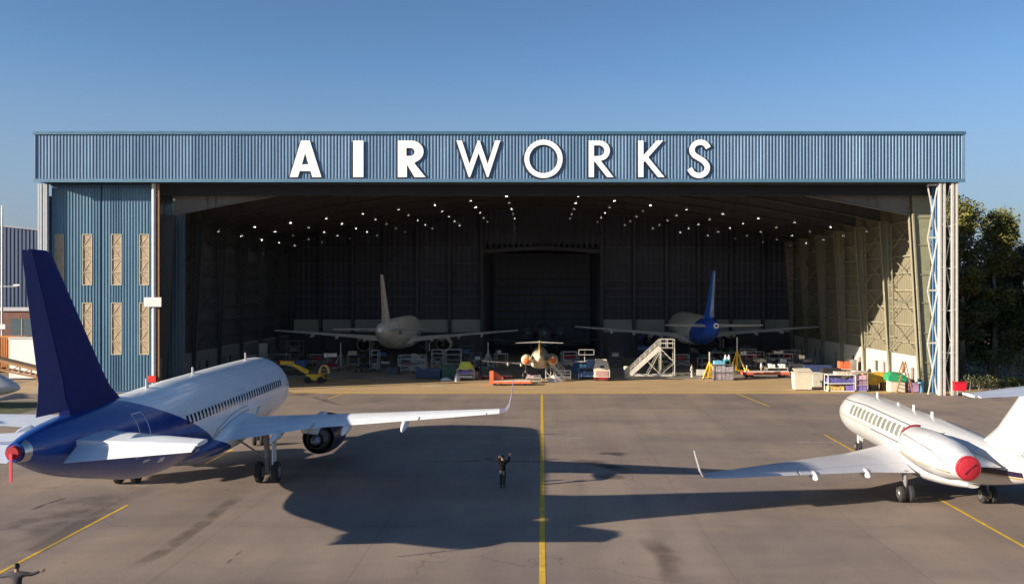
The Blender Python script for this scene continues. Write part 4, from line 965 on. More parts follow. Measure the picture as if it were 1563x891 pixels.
# ------------------------------------------------------------------ people
def bake_skin(name, verts, edges, radii, m, par, root=0, sub=2):
    me = bpy.data.meshes.new('tmp'); me.from_pydata(verts, edges, []); ob = bpy.data.objects.new('tmp', me); C.objects.link(ob)
    sk = ob.modifiers.new('s', 'SKIN'); sk.use_smooth_shade = True
    lay = me.skin_vertices[0].data
    for i, r in enumerate(radii):
        r = r if isinstance(r, tuple) else (r, r); lay[i].radius = r; lay[i].use_root = (i == root)
    sb = ob.modifiers.new('b', 'SUBSURF'); sb.levels = sub; sb.render_levels = sub
    dg = bpy.context.evaluated_depsgraph_get(); out = bpy.data.meshes.new_from_object(ob.evaluated_get(dg)); bpy.data.objects.remove(ob)
    out.name = name; out.materials.clear(); out.materials.append(m); out.polygons.foreach_set('use_smooth', [True]*len(out.polygons))
    return link(name, out, par)
def person(label, loc, rz, larm, rarm, shirt, trouser, hair, stride=0.0, hand_curl=0.3, cap=None):
    """stands facing +Y at its feet; larm / rarm = (elbow, wrist) positions"""
    t = thing('person', label, 'person', loc, rz)
    V = [(0,0,.95),(0,-.01,1.12),(0,.0,1.30),(0,0,1.43),(0,.005,1.50),(0,.02,1.56),(0,.015,1.66),(0,.01,1.73)]
    E_ = [(0,1),(1,2),(2,3),(3,4),(4,5),(5,6),(6,7)]; Rr = [(.125,.085),(.115,.08),(.14,.092),(.085,.065),.055,.062,(.08,.095),(.06,.07)]
    def add(p, par, r): V.append(tuple(p)); E_.append((par, len(V)-1)); Rr.append(r); return len(V)-1
    limbs = {}
    for sd, nm in ((-1,'l'),(1,'r')):
        st = stride*sd
        h = add((sd*.09,0,.88), 0, .07); k = add((sd*.088,.03+st*.5,.49), h, .058); a = add((sd*.085,st,.09), k, .038); f = add((sd*.10,.14+st,.035), a, .034); limbs['leg'+nm] = (h,k,a,f)
        s = add((sd*.175,0,1.415), 3, .062); el, wr = (larm, rarm)[sd > 0]; e = add(el, s, .042); w_ = add(wr, e, .028); limbs['arm'+nm] = (s,e,w_)
        d = (Vector(wr)-Vector(el)).normalized(); sid = d.cross(Vector((0,1,0)) if abs(d.y) < .8 else Vector((0,0,1))).normalized(); nr = sid.cross(d)
        pm = add(Vector(wr)+d*.07, w_, (.036,.018)); limbs['hand'+nm] = pm
    body = bake_skin('body', V, E_, Rr, SKIN, t)
    # hands: five separate fingers each, rooted in the palm
    for nm in 'lr':
        s, e, w_ = limbs['arm'+nm]; wv, ev = Vector(V[w_]), Vector(V[e]); d = (wv-ev).normalized()
        sid = d.cross(Vector((0,1,0)) if abs(d.y) < .8 else Vector((0,0,1))).normalized(); nr = sid.cross(d); mb = MB()
        for i, L_ in enumerate((.062,.075,.082,.074)):
            b = wv+d*.085+sid*((i-1.5)*.021); m1 = b+d*L_*.55+nr*(.012*hand_curl); m2 = b+d*L_*(1-.2*hand_curl)+nr*(.045*hand_curl)
            mb.tube([b-d*.02, b, m1, m2], [.010,.0095,.0085,.006], 6)
        b = wv+d*.035+sid*-.03; mb.tube([b, b-sid*.028+d*.028, b-sid*.034+d*.06], [.012,.010,.007], 6)
        mb.build('fingers', SKIN, t)
    # face
    mb = MB(); mb.tube([(0,.095,1.665),(0,.122,1.640),(0,.10,1.632)], [.010,.016,.010], 6); mb.build('nose', SKIN, body)
    for sd in (-1,1):
        MB().tube([(sd*.032,.088,1.668),(sd*.032,.098,1.668)], [.011,.007], 8).build('eye', WHITE, body)
        MB().tube([(sd*.082,.01,1.675),(sd*.094,.0,1.66),(sd*.084,.005,1.63)], [.012,.018,.01], 6).build('ear', SKIN, body)
    MB().tube([(-.025,.096,1.603),(0,.104,1.601),(.025,.096,1.603)], [.004,.007,.004], 6).build('mouth', mat('lip', (.22,.08,.06)), body)
    # clothing: shells over the body
    sV = [(0,0,.84),(0,-.01,1.12),(0,.0,1.30),(0,0,1.435)]; sE = [(0,1),(1,2),(2,3)]; sR = [(.182,.135),(.165,.125),(.205,.15),(.135,.118)]
    for nm in 'lr':
        s, e, w_ = limbs['arm'+nm]; q = len(sV); m_ = Vector(V[e]).lerp(Vector(V[w_]), .95)
        sV += [V[s], V[e], tuple(m_)]; sE += [(3,q),(q,q+1),(q+1,q+2)]; sR += [.090,.064,.046]
    bake_skin('shirt', sV, sE, sR, shirt, t)
    tV = [(0,0,1.08),(0,0,.95)]; tE = [(0,1)]; tR = [(.13,.10),(.175,.13)]
    for nm in 'lr':
        h, k, a, f = limbs['leg'+nm]; q = len(tV); tV += [V[h], V[k], (V[a][0], V[a][1], .10)]; tE += [(1,q),(q,q+1),(q+1,q+2)]; tR += [(.105,.105),.078,.062]
    bake_skin('trousers', tV, tE, tR, trouser, t)
    for nm in 'lr':
        h, k, a, f = limbs['leg'+nm]; x, y = V[a][0], V[a][1]
        mb = MB(); mb.tube([(x,y-.06,.05),(x,y,.06),(x*1.05,y+.1,.045),(x*1.1,y+.19,.035)], [.042,.05,.045,.03], 8); mb.build('shoe', BLACK, t)
    mb = MB()
    rings = []
    for i in range(7):
        a = PI/2*i/6; zz = 1.66+.105*math.sin(a); rr = math.cos(a)
        rings.append([(.094*rr*math.cos(b), -.004+.108*rr*math.sin(b)-.006, zz - (.05 if math.sin(b) < -.2 and i == 0 else 0)) for b in [2*PI*k/16 for k in range(16)]])
    mb.rings(rings); mb.build('cap' if cap else 'hair', cap or hair, t)
    return t
DK = mat('dark_uniform', (0.007,0.006,0.009), .8, var=.2, scale=8, bump=.3); HAIR = mat('black_hair', (.012,.01,.01), .6, var=.3, scale=30)
DK.node_tree.nodes['Principled BSDF'].inputs['Specular IOR Level'].default_value = .08
DK2 = mat('dark_trousers', (0.018,0.019,0.026), .8, var=.2, scale=8)
person('marshaller in dark clothes standing in the shadow by the centre line, both arms raised', (-2.1, 50.2, 0), 0,
       ((-.30,.12,1.36),(-.20,.20,1.60)), ((.33,.08,1.44),(.36,.14,1.69)), DK, DK2, HAIR, hand_curl=1.0)
# wands are not held: bare hands
person('man in dark clothes at the bottom left corner with both arms stretched out sideways', (-16.95, 30.2, 0), .05,
       ((-.45,.02,1.34),(-.68,.05,1.33)), ((.46,.03,1.38),(.72,.06,1.47)), mat('charcoal_shirt', (0.035,0.035,0.045), .8, var=.2, scale=8, bump=.3), DK2, HAIR, hand_curl=.6)
LOWL = ((-.24,.05,1.15),(-.20,.18,.98)); LOWR = ((.24,.05,1.15),(.20,.18,.98))
person('worker in dark top and pale trousers standing beside the coloured cart', (*on(727,578)[:2], 0), 2.8, LOWL, LOWR, DK, mat('pale_trousers', (0.5,0.38,0.32), .8), HAIR, stride=.08)
person('worker in white overalls standing under the blue tailed airliner', (*on(1056,577)[:2], 0), 1.2, LOWL, LOWR, mat('white_overall', (0.6,0.58,0.55), .8), mat('white_overall_trousers', (0.55,0.53,0.5), .8), HAIR, stride=.1)
person('worker in white shirt beside the long red trolley at right of the opening', (*on(1162,571)[:2], 0), -2.0, LOWL, LOWR, mat('white_overall', (0.6,0.58,0.55)), mat('khaki_trousers', (0.4,0.36,0.28), .8), HAIR)

# ------------------------------------------------------------------ ground equipment
def rb(t, name, m, *boxes):
    mb = MB()
    for b in boxes: mb.box(*b)
    return mb.build(name, m, t)
def caster(t, x, y, r=.12):
    mb = MB(); mb.lathe([(-.03,r*.5),(-.03,r),(.03,r),(.03,r*.5)], (x,y,r), 'x', 12); return mb.build('wheel', BLACK, t)
def frame_stand(label, px, py, w_, d, h, m=LSTEEL, rail=1.1, levels=(0.5,), rz=0, cat='work stand', diag=True):
    """tubular work platform: posts, deck, guard rails and a cross brace"""
    t = thing('work_stand', label, cat, on(px, py), rz)
    for x in (-w_/2, w_/2):
        for y in (-d/2, d/2):
            MB().bar((x,y,.14),(x,y,h+rail),.07).build('post', m, t); caster(t, x, y)
    rb(t, 'deck', mat('deck_grey', (0.25,0.25,0.24), .6), (-w_/2+.04,w_/2-.04,-d/2+.04,d/2-.04,h-.05,h))
    mb = MB()
    for z in (h+rail, h+rail*.5):
        for y in (-d/2, d/2): mb.bar((-w_/2,y,z-.03),(w_/2,y,z-.03),.05)
        for x in (-w_/2, w_/2): mb.bar((x,-d/2,z-.03),(x,d/2,z-.03),.05)
    mb.build('guard_rail', m, t)
    mb = MB()
    for y in (-d/2, d/2):
        for l in levels: mb.bar((-w_/2,y,h*l),(w_/2,y,h*l),.05)
        if diag: mb.bar((-w_/2,y,.2),(w_/2,y,h-.1),.05); mb.bar((w_/2,y+.03,.2),(-w_/2,y+.03,h-.1),.05)
    mb.build('brace', m, t); return t
def steps(label, px, py, run, h, wd, m=LSTEEL, dirx=1, plat=1.5, rz=0):
    """passenger style steps climbing along +x (dirx=1) with platform"""
    t = thing('boarding_steps', label, 'steps', on(px, py), rz); s = dirx
    for y in (-wd/2, wd/2):
        mb = MB(); mb.bar((0,y,.25),(s*run,y,h),.10,.32); mb.build('stringer', m, t)
        mb = MB(); mb.bar((0,y,1.2),(s*run,y,h+1.05),.06); mb.bar((0,y,.75),(s*run,y,h+.55),.05); mb.bar((s*run,y,h+1.05),(s*(run+plat),y,h+1.05),.06); mb.bar((s*run,y,h+.55),(s*(run+plat),y,h+.55),.05)
        for i in range(7): u = i/6; mb.bar((s*run*u,y,.25+(h-.25)*u),(s*run*u,y,1.2+(h-.15)*u),.05)
        for u in (.5,1): mb.bar((s*(run+plat*u),y,h),(s*(run+plat*u),y,h+1.05),.05)
        mb.build('hand_rail', m, t)
    n = 14
    me = MB().box(-.14,.14,-wd/2+.06,wd/2-.06,-.02,.02).mesh('tread', mat('tread_grey', (0.33,0.32,0.30), .6))
    for i in range(n): u = (i+.5)/n; link('tread', me, t, (s*run*u, 0, .25+(h-.25)*u))
    x0, x1 = sorted((s*run, s*(run+plat))); rb(t, 'platform', mat('tread_grey', (0.33,0.32,0.30)), (x0,x1,-wd/2,wd/2,h-.06,h+.02))
    for x in (s*run, s*(run+plat)):
        for y in (-wd/2, wd/2): MB().bar((x,y,0.1),(x,y,h-.06),.09).build('post', m, t)
    mb = MB()
    for y in (-wd/2, wd/2):
        mb.bar((0,y,.2),(s*(run+plat),y,.2),.12); mb.bar((s*run*.55,y,.2),(s*run,y,h-.2),.06); mb.bar((s*run,y,.3),(s*(run+plat),y,h*.5),.05); mb.bar((s*(run+plat),y,h*.5),(s*run,y,h-.1),.05)
        mb.bar((s*run,y,.3),(s*run*.6,y,h*.5),.05)
    mb.build('base_frame', m, t)
    for x in (s*.3, s*(run+plat)-.2*s):
        for y in (-wd/2, wd/2): caster(t, x, y, .14)
    return t
def cart(label, px, py, w_, d, h, mf, tops, cat='cart', shelves=(.35,), rz=0):
    """open shelf cart; tops = list of (material, x0, x1, height, z, name) loads on its shelves"""
    t = thing('service_cart', label, cat, on(px, py), rz)
    mb = MB()
    for x in (-w_/2, w_/2):
        for y in (-d/2, d/2): mb.bar((x,y,.1),(x,y,h),.07)
    for z in (h,)+tuple(h*s for s in shelves):
        for y in (-d/2, d/2): mb.bar((-w_/2,y,z-.035),(w_/2,y,z-.035),.07)
        for x in (-w_/2, w_/2): mb.bar((x,-d/2,z-.035),(x,d/2,z-.035),.07)
    mb.build('frame', mf, t)
    for z in (h,)+tuple(h*s for s in shelves): rb(t, 'shelf', mf, (-w_/2+.03,w_/2-.03,-d/2+.03,d/2-.03,z-.06,z-.01))
    for x in (-w_/2+.05, w_/2-.05):
        for y in (-d/2, d/2): caster(t, x, y, .1)
    for (m, x0, x1, hh, z, nm) in tops:
        mb = MB(); a = -w_/2+w_*x0; b = -w_/2+w_*x1; k = max(1, round((b-a)/.45)); p = (b-a)/k
        for i in range(k):
            q = hh*random.uniform(.7,1.0); mb.box(a+i*p+.02, a+(i+1)*p-.02, -d/2+.07, d/2-.08-random.random()*.1, z*h, z*h+q)
        mb.build(nm, m, t)
    return t
def jack(label, px, py, h, m=YEL, s=1.0):
    t = thing('aircraft_jack', label, 'jack', on(px, py))
    for k in range(3):
        a = R(90+120*k); MB().bar((math.cos(a)*1.0*s,math.sin(a)*1.0*s,.08),(math.cos(a)*.16,math.sin(a)*.16,h*.55),.13,.13).build('leg', m, t)
        MB().lathe([(0,.16),(.08,.16)], (math.cos(a)*1.0*s,math.sin(a)*1.0*s,0), 'z', 10).build('foot', DMETAL, t)
    mb = MB(); mb.lathe([(.25,.17),(h*.62,.17)], (0,0,0), 'z', 14); mb.build('cylinder', m, t)
    mb = MB(); mb.lathe([(h*.62,.09),(h,.09)], (0,0,0), 'z', 12); mb.build('ram', METAL, t)
    mb = MB()
    for k in range(3):
        a = R(90+120*k); b = R(210+120*k); mb.bar((math.cos(a)*.8*s,math.sin(a)*.8*s,.3),(math.cos(b)*.8*s,math.sin(b)*.8*s,.3),.06)
    mb.build('brace', m, t); return t
def low_trolley(label, px, py, L_, m, end=True, h=.55, top=None):
    t = thing('tow_trolley', label, 'trolley', on(px, py))
    rb(t, 'bed', m, (-L_/2, L_/2, -.7, .7, h*.45, h*.85)); rb(t, 'deck', top or mat('deck_pale', (0.6,0.55,0.48), .6), (-L_/2+.4, L_/2-.1, -.62, .62, h*.852, h*.97))
    for x in (-L_/2+.5, -L_/2+1.1, L_/2-1.0, L_/2-.4):
        for y in (-.62,.62): 
            mb = MB(); mb.lathe([(-.07,.1),(-.07,.2),(.07,.2),(.07,.1)], (0,0,0), 'y', 12); mb.v = [(p[0]+x,p[1]+y,p[2]+.2) for p in mb.v]; mb.build('wheel', BLACK, t)
    if end: rb(t, 'upright', m, (-L_/2-.1,-L_/2+.35,-.5,.5,h*.3,h*2.9)); MB().bar((-L_/2+.3,0,h*2.2),(-L_/2+1.2,0,h*.9),.2,.8).build('gusset', m, t)
    return t
def bin_(label, px, py, w_, d, h, m, lid=True, rz=0):
    t = thing('bin', label, 'bin', on(px, py), rz)
    mb = MB(); mb.rings([[(-w_*.46,-d*.46,.08),(w_*.46,-d*.46,.08),(w_*.46,d*.46,.08),(-w_*.46,d*.46,.08)],[(-w_/2,-d/2,h),(w_/2,-d/2,h),(w_/2,d/2,h),(-w_/2,d/2,h)]]); mb.build('tub', m, t)
    if lid: mb = MB(); mb.bar((0,-d/2,h+.08),(0,d*.35,h+.35),w_*.95,.06) ; mb.build('lid', m, t)
    rb(t, 'rim_lip', m, (-w_/2-.04,w_/2+.04,-d/2-.04,-d/2+.03,h-.12,h+.01),(-w_/2-.04,w_/2+.04,d/2-.03,d/2+.04,h-.12,h+.01))
    for x in (-w_*.35,w_*.35):
        for y in (-d*.35,d*.35): caster(t, x, y, .08)
    return t
def drum(label, px, py, r, h, m):
    t = thing('drum', label, 'drum', on(px, py))
    MB().lathe([(0,r*.97),(.02,r),(h*.33,r),(h*.34,r*1.04),(h*.36,r),(h*.66,r),(h*.67,r*1.04),(h*.69,r),(h-.02,r),(h,r*.95)], (0,0,0), 'z', 20).build('barrel', m, t)
    MB().lathe([(h+.001,.06),(h+.04,.05)], (r*.5,0,0), 'z', 8).build('bung', DMETAL, t); return t

# left half, front to back
def boom_lift(label, px, py):
    t = thing('boom_lift', label, 'boom lift', on(px, py))
    mb = MB(); mb.rings([[(-1.0,-.8,.35),(1.0,-.8,.35),(1.0,.8,.35),(-1.0,.8,.35)],[(-.9,-.8,1.0),(.7,-.8,1.0),(.7,.8,1.0),(-.9,.8,1.0)]]); mb.build('chassis', YEL, t)
    for x in (-.75,.75):
        for y in (-.8,.8): mb = MB(); mb.lathe([(-.12,.2),(-.12,.38),(.12,.38),(.12,.2)], (x,y,.38), 'y', 16); mb.build('wheel', BLACK, t)
    mb = MB(); mb.bar((-.8,0,1.2),(-2.2,0,1.9),.35,.35); mb.build('lower_arm', YEL, t)
    mb = MB(); mb.bar((-2.9,0,2.25),(-.9,-.1,1.05),.28,.30); mb.bar((-4.1,0,2.3),(-2.7,0,2.25),.45,.45); mb.build('boom', YEL, t)
    mb = MB()
    for a in (.3,.9,1.5): 
        pts = [(1.0+.55*math.cos(b), -.6+a*.6, 1.1+.9*math.sin(b)) for b in [PI*k/8 for k in range(9)]]; mb.tube(pts, .05, 6)
    for z in (.5,1.1,1.5): mb.bar((.5,-.5,z),(1.6,.3,z),.05)
    mb.build('cage', mat('pale_yellow_paint', (0.75,0.55,0.2), .5), t); return t
boom_lift('yellow boom lift with folded arm and round cage just past the white airliner nose', 482, 583)
cart('low dark dolly with pale frames on it behind the yellow boom lift', 452, 570, 3.2, 1.6, 1.0, DMETAL, [(METAL,.1,.5,.7,1.0,'pale_box'),(STEELB,.55,.9,.9,1.0,'blue_box')], 'dolly')
frame_stand('thin grey ladder stand under the tail of the grey-white airliner', 572, 566, 1.1, 1.4, 1.6, rail=1.2, levels=(.3,.6))
frame_stand('left one of the white framed tail docks, standing under the grey-white airliner', 630, 568, 3.4, 2.0, 1.3, LSTEEL, 1.0, (.35,.7))
steps('small sloping white steps joined to the right end of the left tail dock', 652, 567, 1.6, 1.3, 1.0, LSTEEL, -1, .4)
frame_stand('middle white framed dock between the airliner fuselage and the yellow cloth cart', 668, 563, 1.5, 1.5, 1.7, LSTEEL, 1.0, (.3,.6))
frame_stand('tall white framed dock with double rails left of the yellow cloth cart', 692, 564, 2.1, 1.6, 1.4, LSTEEL, 1.4, (.3,.6), diag=False)
t = thing('storage_cabinet', 'dark green equipment box on the floor behind the person in pale trousers', 'cabinet', on(688,577)); rb(t,'cabinet_body',DGREEN,(-1.2,1.2,-.6,.6,.1,1.5)); rb(t,'lid',DGREEN,(-1.25,1.25,-.65,.65,1.503,1.58)); rb(t,'foot',DMETAL,(-1.1,-.9,-.5,.5,0,.098)); rb(t,'foot',DMETAL,(.9,1.1,-.5,.5,0,.098))
t = thing('storage_cabinet', 'low steel blue equipment box on the floor left of the dark green one', 'cabinet', on(655,577)); rb(t,'cabinet_body',mat('dark_blue_box',(0.03,0.05,0.10),.5),(-1.6,1.6,-.6,.6,.1,1.1)); rb(t,'lid',STEELB,(-1.65,1.65,-.65,.65,1.103,1.16)); rb(t,'foot',DMETAL,(-1.5,-1.3,-.5,.5,0,.098)); rb(t,'foot',DMETAL,(1.3,1.5,-.5,.5,0,.098))
c = cart('parts cart heaped with a yellow-green cloth on top and a violet box below', 711, 579, 2.0, 1.2, 1.35, CREAM, [(PURPLE,.05,.95,.35,.60,'violet_box'),(WHITE,.05,.9,.25,.25,'white_box')], 'cart', (.25,.6))
mb = MB(); rings = []
for i in range(6):
    u = i/5; rings.append([((1.0-.45*u+.07*math.sin(5*a+i))*math.cos(a), (.62-.3*u)*math.sin(a), 1.32+.85*u-.12*(1-u)*abs(math.sin(3*a))) for a in [2*PI*k/18 for k in range(18)]])
mb.rings(rings); mb.build('cloth', LIME, c)
def sheet_pile(label, px, py, w_, d, h, m, cat='dust sheet'):
    mb = MB(); rings = []
    for i in range(5):
        u = i/4; rings.append([((w_/2)*(1-u*.75)*(1+.15*math.sin(3*a+w_))*math.cos(a), (d/2)*(1-u*.75)*(1+.15*math.cos(4*a))*math.sin(a), h*u**.7) for a in [2*PI*k/20 for k in range(20)]])
    mb.rings(rings); o = mb.build('dust_sheet', m, None, on(px,py)); return tag(o, label, cat)
sheet_pile('white cloth heap on the floor in front of the dark green box', 680, 580, 1.5, .9, .35, WHITE)
sheet_pile('pale grey cloth heap on the floor left of the yellow cloth cart', 697, 581, .8, .8, .9, mat('pale_cloth', (0.5,0.52,0.58), .8))
sheet_pile('flat beige groundsheet spread on the apron left of the carts', 665, 588, 3.4, 1.6, .08, mat('beige_cloth', (0.42,0.34,0.24), .8))
frame_stand('low dark tool stand right behind the worker in pale trousers', 726, 571, 1.3, 1.2, 1.9, DMETAL, .9, (.4,.8))
low_trolley('long orange towing trolley with tall end plate in front of the small cream jet', 780, 587, 4.6, ORANGE)
# the small jet surroundings
low_trolley('long thin red beam trolley lying behind the orange trolley', 757, 577, 4.0, mat('dark_red_paint', (0.35,0.03,0.04), .5), end=False, h=.4)
steps('white maintenance steps leaning against the right side of the small cream jet', 862, 578, 1.7, 1.9, .9, LSTEEL, -1, .6)
frame_stand('low tubular stand at the right wing tip of the small cream jet', 858, 580, 2.0, 1.1, .5, METAL, .7, (.5,))
sheet_pile('crumpled white sheet on the floor right of the small cream jet', 846, 582, 1.9, 1.1, .75, mat('white_cloth', (0.62,0.57,0.52), .85))
t = cart('low grey toolbox cart under the nose side of the small cream jet', 815, 583, 1.8, 1.0, .6, LSTEEL, [(PINK,.05,.5,.3,1.0,'pink_box'),(METAL,.5,.95,.35,1.0,'tool_box')], 'cart')
def stair_truck(label, px, py):
    t = cart(label, px, py, 1.9, 1.4, 1.5, STEELB, [(SKYB,.05,.5,.5,1.0,'blue_box'),(STEELB,.5,.95,1.0,1.0,'blue_cabinet'),(STEELB,.05,.95,.6,.35,'blue_box')], 'cart')
    MB().bar((-.2,.3,1.5),(-.2,.3,3.4),.08).build('mast', LSTEEL, t); mb = MB(); mb.bar((-.9,0,3.0),(.9,0,3.0),.06); mb.bar((-.9,0,3.6),(.9,0,3.6),.06); mb.bar((-.9,0,3.0),(-.9,0,3.6),.06); mb.bar((.9,0,3.0),(.9,0,3.6),.06); mb.build('rail', LSTEEL, t); return t
stair_truck('steel blue equipment cart with raised rail left of the cream power unit', 895, 579)
t = thing('power_unit', 'cream wheeled power unit with sloping top between the blue cart and white steps', 'power unit', on(918,580))
mb = MB(); mb.rings([[(-.95,-.8,.45),(.95,-.8,.45),(.95,.8,.45),(-.95,.8,.45)],[(-.95,-.8,1.3),(.95,-.8,1.3),(.95,.8,1.3),(-.95,.8,1.3)],[(-.8,-.6,2.0),(.8,-.6,2.0),(.8,.8,2.0),(-.8,.8,2.0)],[(-.7,-.3,2.5),(.6,-.3,2.5),(.6,.7,2.5),(-.7,.7,2.5)]]); mb.build('cowling', CREAM, t)
rb(t, 'panel', mat('pink_panel', (0.45,0.28,0.25), .5), (-.7,.7,-.86,-.80,.6,1.2)); rb(t, 'gauge', BLACK, (-.2,.3,-.72,-.5,1.5,1.8))
for x in (-.75,.75):
    for y in (-.6,.6): caster(t, x, y, .25)
rb(t, 'axle_beam', RED, (-.9,.9,-.7,-.5,.2,.448))
drum('narrow cream barrel at the foot of the white boarding steps', 956, 577, .32, 1.5, CREAM)
steps('tall white boarding steps rising to the rear of the blue tailed airliner', 962, 574, 3.7, 3.6, 1.5, mat('steps_cream', (0.62,0.60,0.53), .5, var=.12), 1, 1.7)
jack('tall yellow tripod jack left of the blue topped pallet load', 1083, 578, 3.3)
jack('thin grey-rammed yellow jack behind the blue topped pallet load', 1125, 568, 4.6, YEL, 1.2)
jack('low yellow axle jack under the right wing root of the blue tailed airliner', 1140, 571, 1.2, YEL, .7)
jack('yellow-green tripod jack under the left wing of the blue tailed airliner', 1005, 566, 3.8, mat('olive_yellow', (0.35,0.33,0.05), .5))
jack('grey tripod jack under the left wing of the grey-white airliner', 520, 563, 3.6, METAL)
jack('slim pale tripod jack under the right wing of the grey-white airliner', 745, 561, 3.6, LSTEEL)
c = cart('pallet load with grey crates, a light blue wrap and white bottles on top', 1103, 579, 2.4, 1.3, 1.9, METAL, [(mat('mixed_crates',(0.28,0.24,0.26),.6,var=.6,scale=3),.03,.97,.9,.05,'crate'),(mat('grey_crates',(0.35,0.33,0.36),.6,var=.5,scale=3),.03,.97,.75,.52,'crate'),(SKYB,.05,.8,.45,1.0,'blue_wrap'),(mat('teal_box',(0.05,0.3,0.3),.5),.55,.8,.7,1.0,'teal_box')], 'pallet load', (.05,.5))
for x in (.35,.75): mb = MB(); mb.lathe([(1.9,.16),(2.7,.16),(2.85,.07),(3.0,.06)], (x,0,0), 'z', 12); mb.build('bottle', WHITE, c)
low_trolley('long red low loader trolley standing behind the cream bins', 1168, 575, 5.8, mat('brick_red_paint', (0.55,0.12,0.07), .5), end=False, h=.8)
cart('small table with white pots on the red low loader side', 1185, 571, 2.6, 1.1, .9, LSTEEL, [(WHITE,.1,.4,.5,1.0,'pot'),(WHITE,.6,.9,.5,1.0,'pot')], 'table')
cart('dark wheeled rack with pale bars deep right behind the red trolley', 1190, 563, 3.2, 1.4, 2.2, LSTEEL, [(DMETAL,.05,.95,.5,.35,'dark_part'),(METAL,.2,.6,.4,1.0,'pale_part')], 'rack', (.35,.7))
# right front corner
bin_('large cream bin with its lid tilted open, leftmost in the right corner of the apron', 1224, 594, 1.95, 1.3, 1.9, CREAM)
bin_('smaller cream bin without a lid right behind the large open one', 1246, 590, 1.1, 1.2, 1.6, mat('cream_bin', (0.55,0.52,0.42), .6), lid=False)
bin_('dark blue tub on the apron between the cream bins and the white shelf table', 1254, 588, 1.2, 1.1, 1.1, mat('royal_tub', (0.02,0.07,0.30), .5), lid=False)
t = thing('pallet', 'flat pink pallet on the floor in front of the dark blue tub', 'pallet', on(1252,593))
for i in range(5): rb(t, 'slat', PINK, (-.95,.95,-.5+i*.22,-.36+i*.22,.12,.18))
for x in (-.85,0,.85): rb(t, 'bearer', PINK, (x-.06,x+.06,-.5,.52,0,.119))
cart('white shelf table full of violet and yellow boxes in the right corner of the apron', 1282, 596, 2.9, 1.3, 1.8, WHITE, [(mat('blue_violet_boxes',(0.12,0.12,0.35),.5,var=.5,scale=3),.04,.96,.5,.5,'violet_box'),(mat('yellow_boxes',(0.6,0.42,0.15),.5,var=.4),.04,.6,.45,.05,'yellow_box'),(PURPLE,.66,.95,.6,.05,'violet_box'),(mat('cream_packs',(0.6,0.52,0.4),.6,var=.4,scale=3),.3,.9,.35,1.0,'pack')], 'table', (.05,.5))
cart('narrow rack of pink and violet packs right of the white shelf table', 1311, 596, 1.4, 1.2, 2.1, mat('mauve_frame', (0.4,0.33,0.38), .5), [(PINK,.05,.95,.45,.62,'pink_pack'),(PURPLE,.05,.95,.6,.05,'violet_pack'),(mat('mauve_pack',(0.35,0.22,0.33),.6,var=.5,scale=3),.05,.95,.55,.33,'mauve_pack'),(CREAM,.1,.9,.3,.9,'cream_pack')], 'rack', (.05,.33,.62))
cart('orange-brown seat unit on a pale dolly behind the white shelf table', 1288, 577, 1.6, 1.2, 1.2, CREAM, [(ORANGE,.1,.9,1.0,1.0,'orange_seat')], 'dolly')
t = thing('workbench', 'long bench draped with a yellow tarpaulin in the right corner of the apron', 'bench', on(1340,594))
mb = MB(); n = 14; top = []; 
for i in range(n+1):
    x = -1.6+3.2*i/n; top.append([(x,-.75+.05*math.sin(i*2.1),.95-.12*(i%2)-.3*(x<0)),(x,-.7,1.78),(x,.7,1.85+.05*math.sin(i)),(x,.76,1.1)])
mb.rings([r for r in top], cap=True); mb.build('tarpaulin', mat('ochre_tarpaulin', (0.62,0.38,0.03), .6, var=.25, scale=3), t)
for x in (-1.4,1.4):
    for y in (-.6,.6): rb(t, 'leg', DMETAL, (x-.05,x+.05,y-.05,y+.05,0,1.1))
rb(t, 'brown_box', BROWN, (.3,.9,-.5,.3,.0,.9)); rb(t, 'dark_box', DMETAL, (-.9,-.1,-.5,.4,0,.7))
t = thing('workbench', 'square cream cabinet draped with a bright green sheet left of the brown step ladder', 'cabinet', on(1367,598))
rb(t, 'cabinet_body', CREAM, (-.75,.75,-.6,.6,.08,1.5)); mb = MB()
mb.rings([[(-1.0,-.7,1.25),(1.0,-.7,1.1),(1.0,.7,1.3),(-1.0,.7,1.3)],[(-.95,-.66,1.75),(.95,-.66,1.7),(.95,.66,1.9),(-.95,.66,1.95)],[(-.6,-.3,2.05),(.5,-.3,2.0),(.5,.4,2.1),(-.6,.4,2.15)]]); mb.build('sheet', GREEN, t)
for x in (-.6,.6): rb(t, 'foot', DMETAL, (x-.06,x+.06,-.5,.5,0,.078))
t = thing('step_ladder', 'brown timber step ladder standing open by the right inner wall of the hangar', 'ladder', on(1380,599))
for y in (-.5,.5):
    MB().bar((-1.0,y,0),(.0,y*.7,3.3),.10).build('rail', BROWN, t); MB().bar((.7,y,0),(0,y*.7,3.3),.10).build('rail', BROWN, t)
for i in range(8): u = (i+.7)/8.8; mb = MB(); mb.bar((-1.0+u,-.5+.15*u,3.3*u),(-1.0+u,.5-.15*u,3.3*u),.12,.05); mb.build('rung', BROWN, t)
drum('light blue drum standing on the apron right of the brown step ladder', 1404, 598, .42, 1.1, SKYB)
bin_('violet-pink crate tub between the brown ladder and the light blue drum', 1392, 598, 1.1, 1.0, 1.0, mat('mauve_tub', (0.42,0.25,0.42), .6, var=.4), lid=False)
bin_('low white tray bin behind the violet-pink tub by the inner wall', 1390, 591, 1.5, .9, 1.6, mat('white_tray', (0.62,0.62,0.66), .5), lid=False)
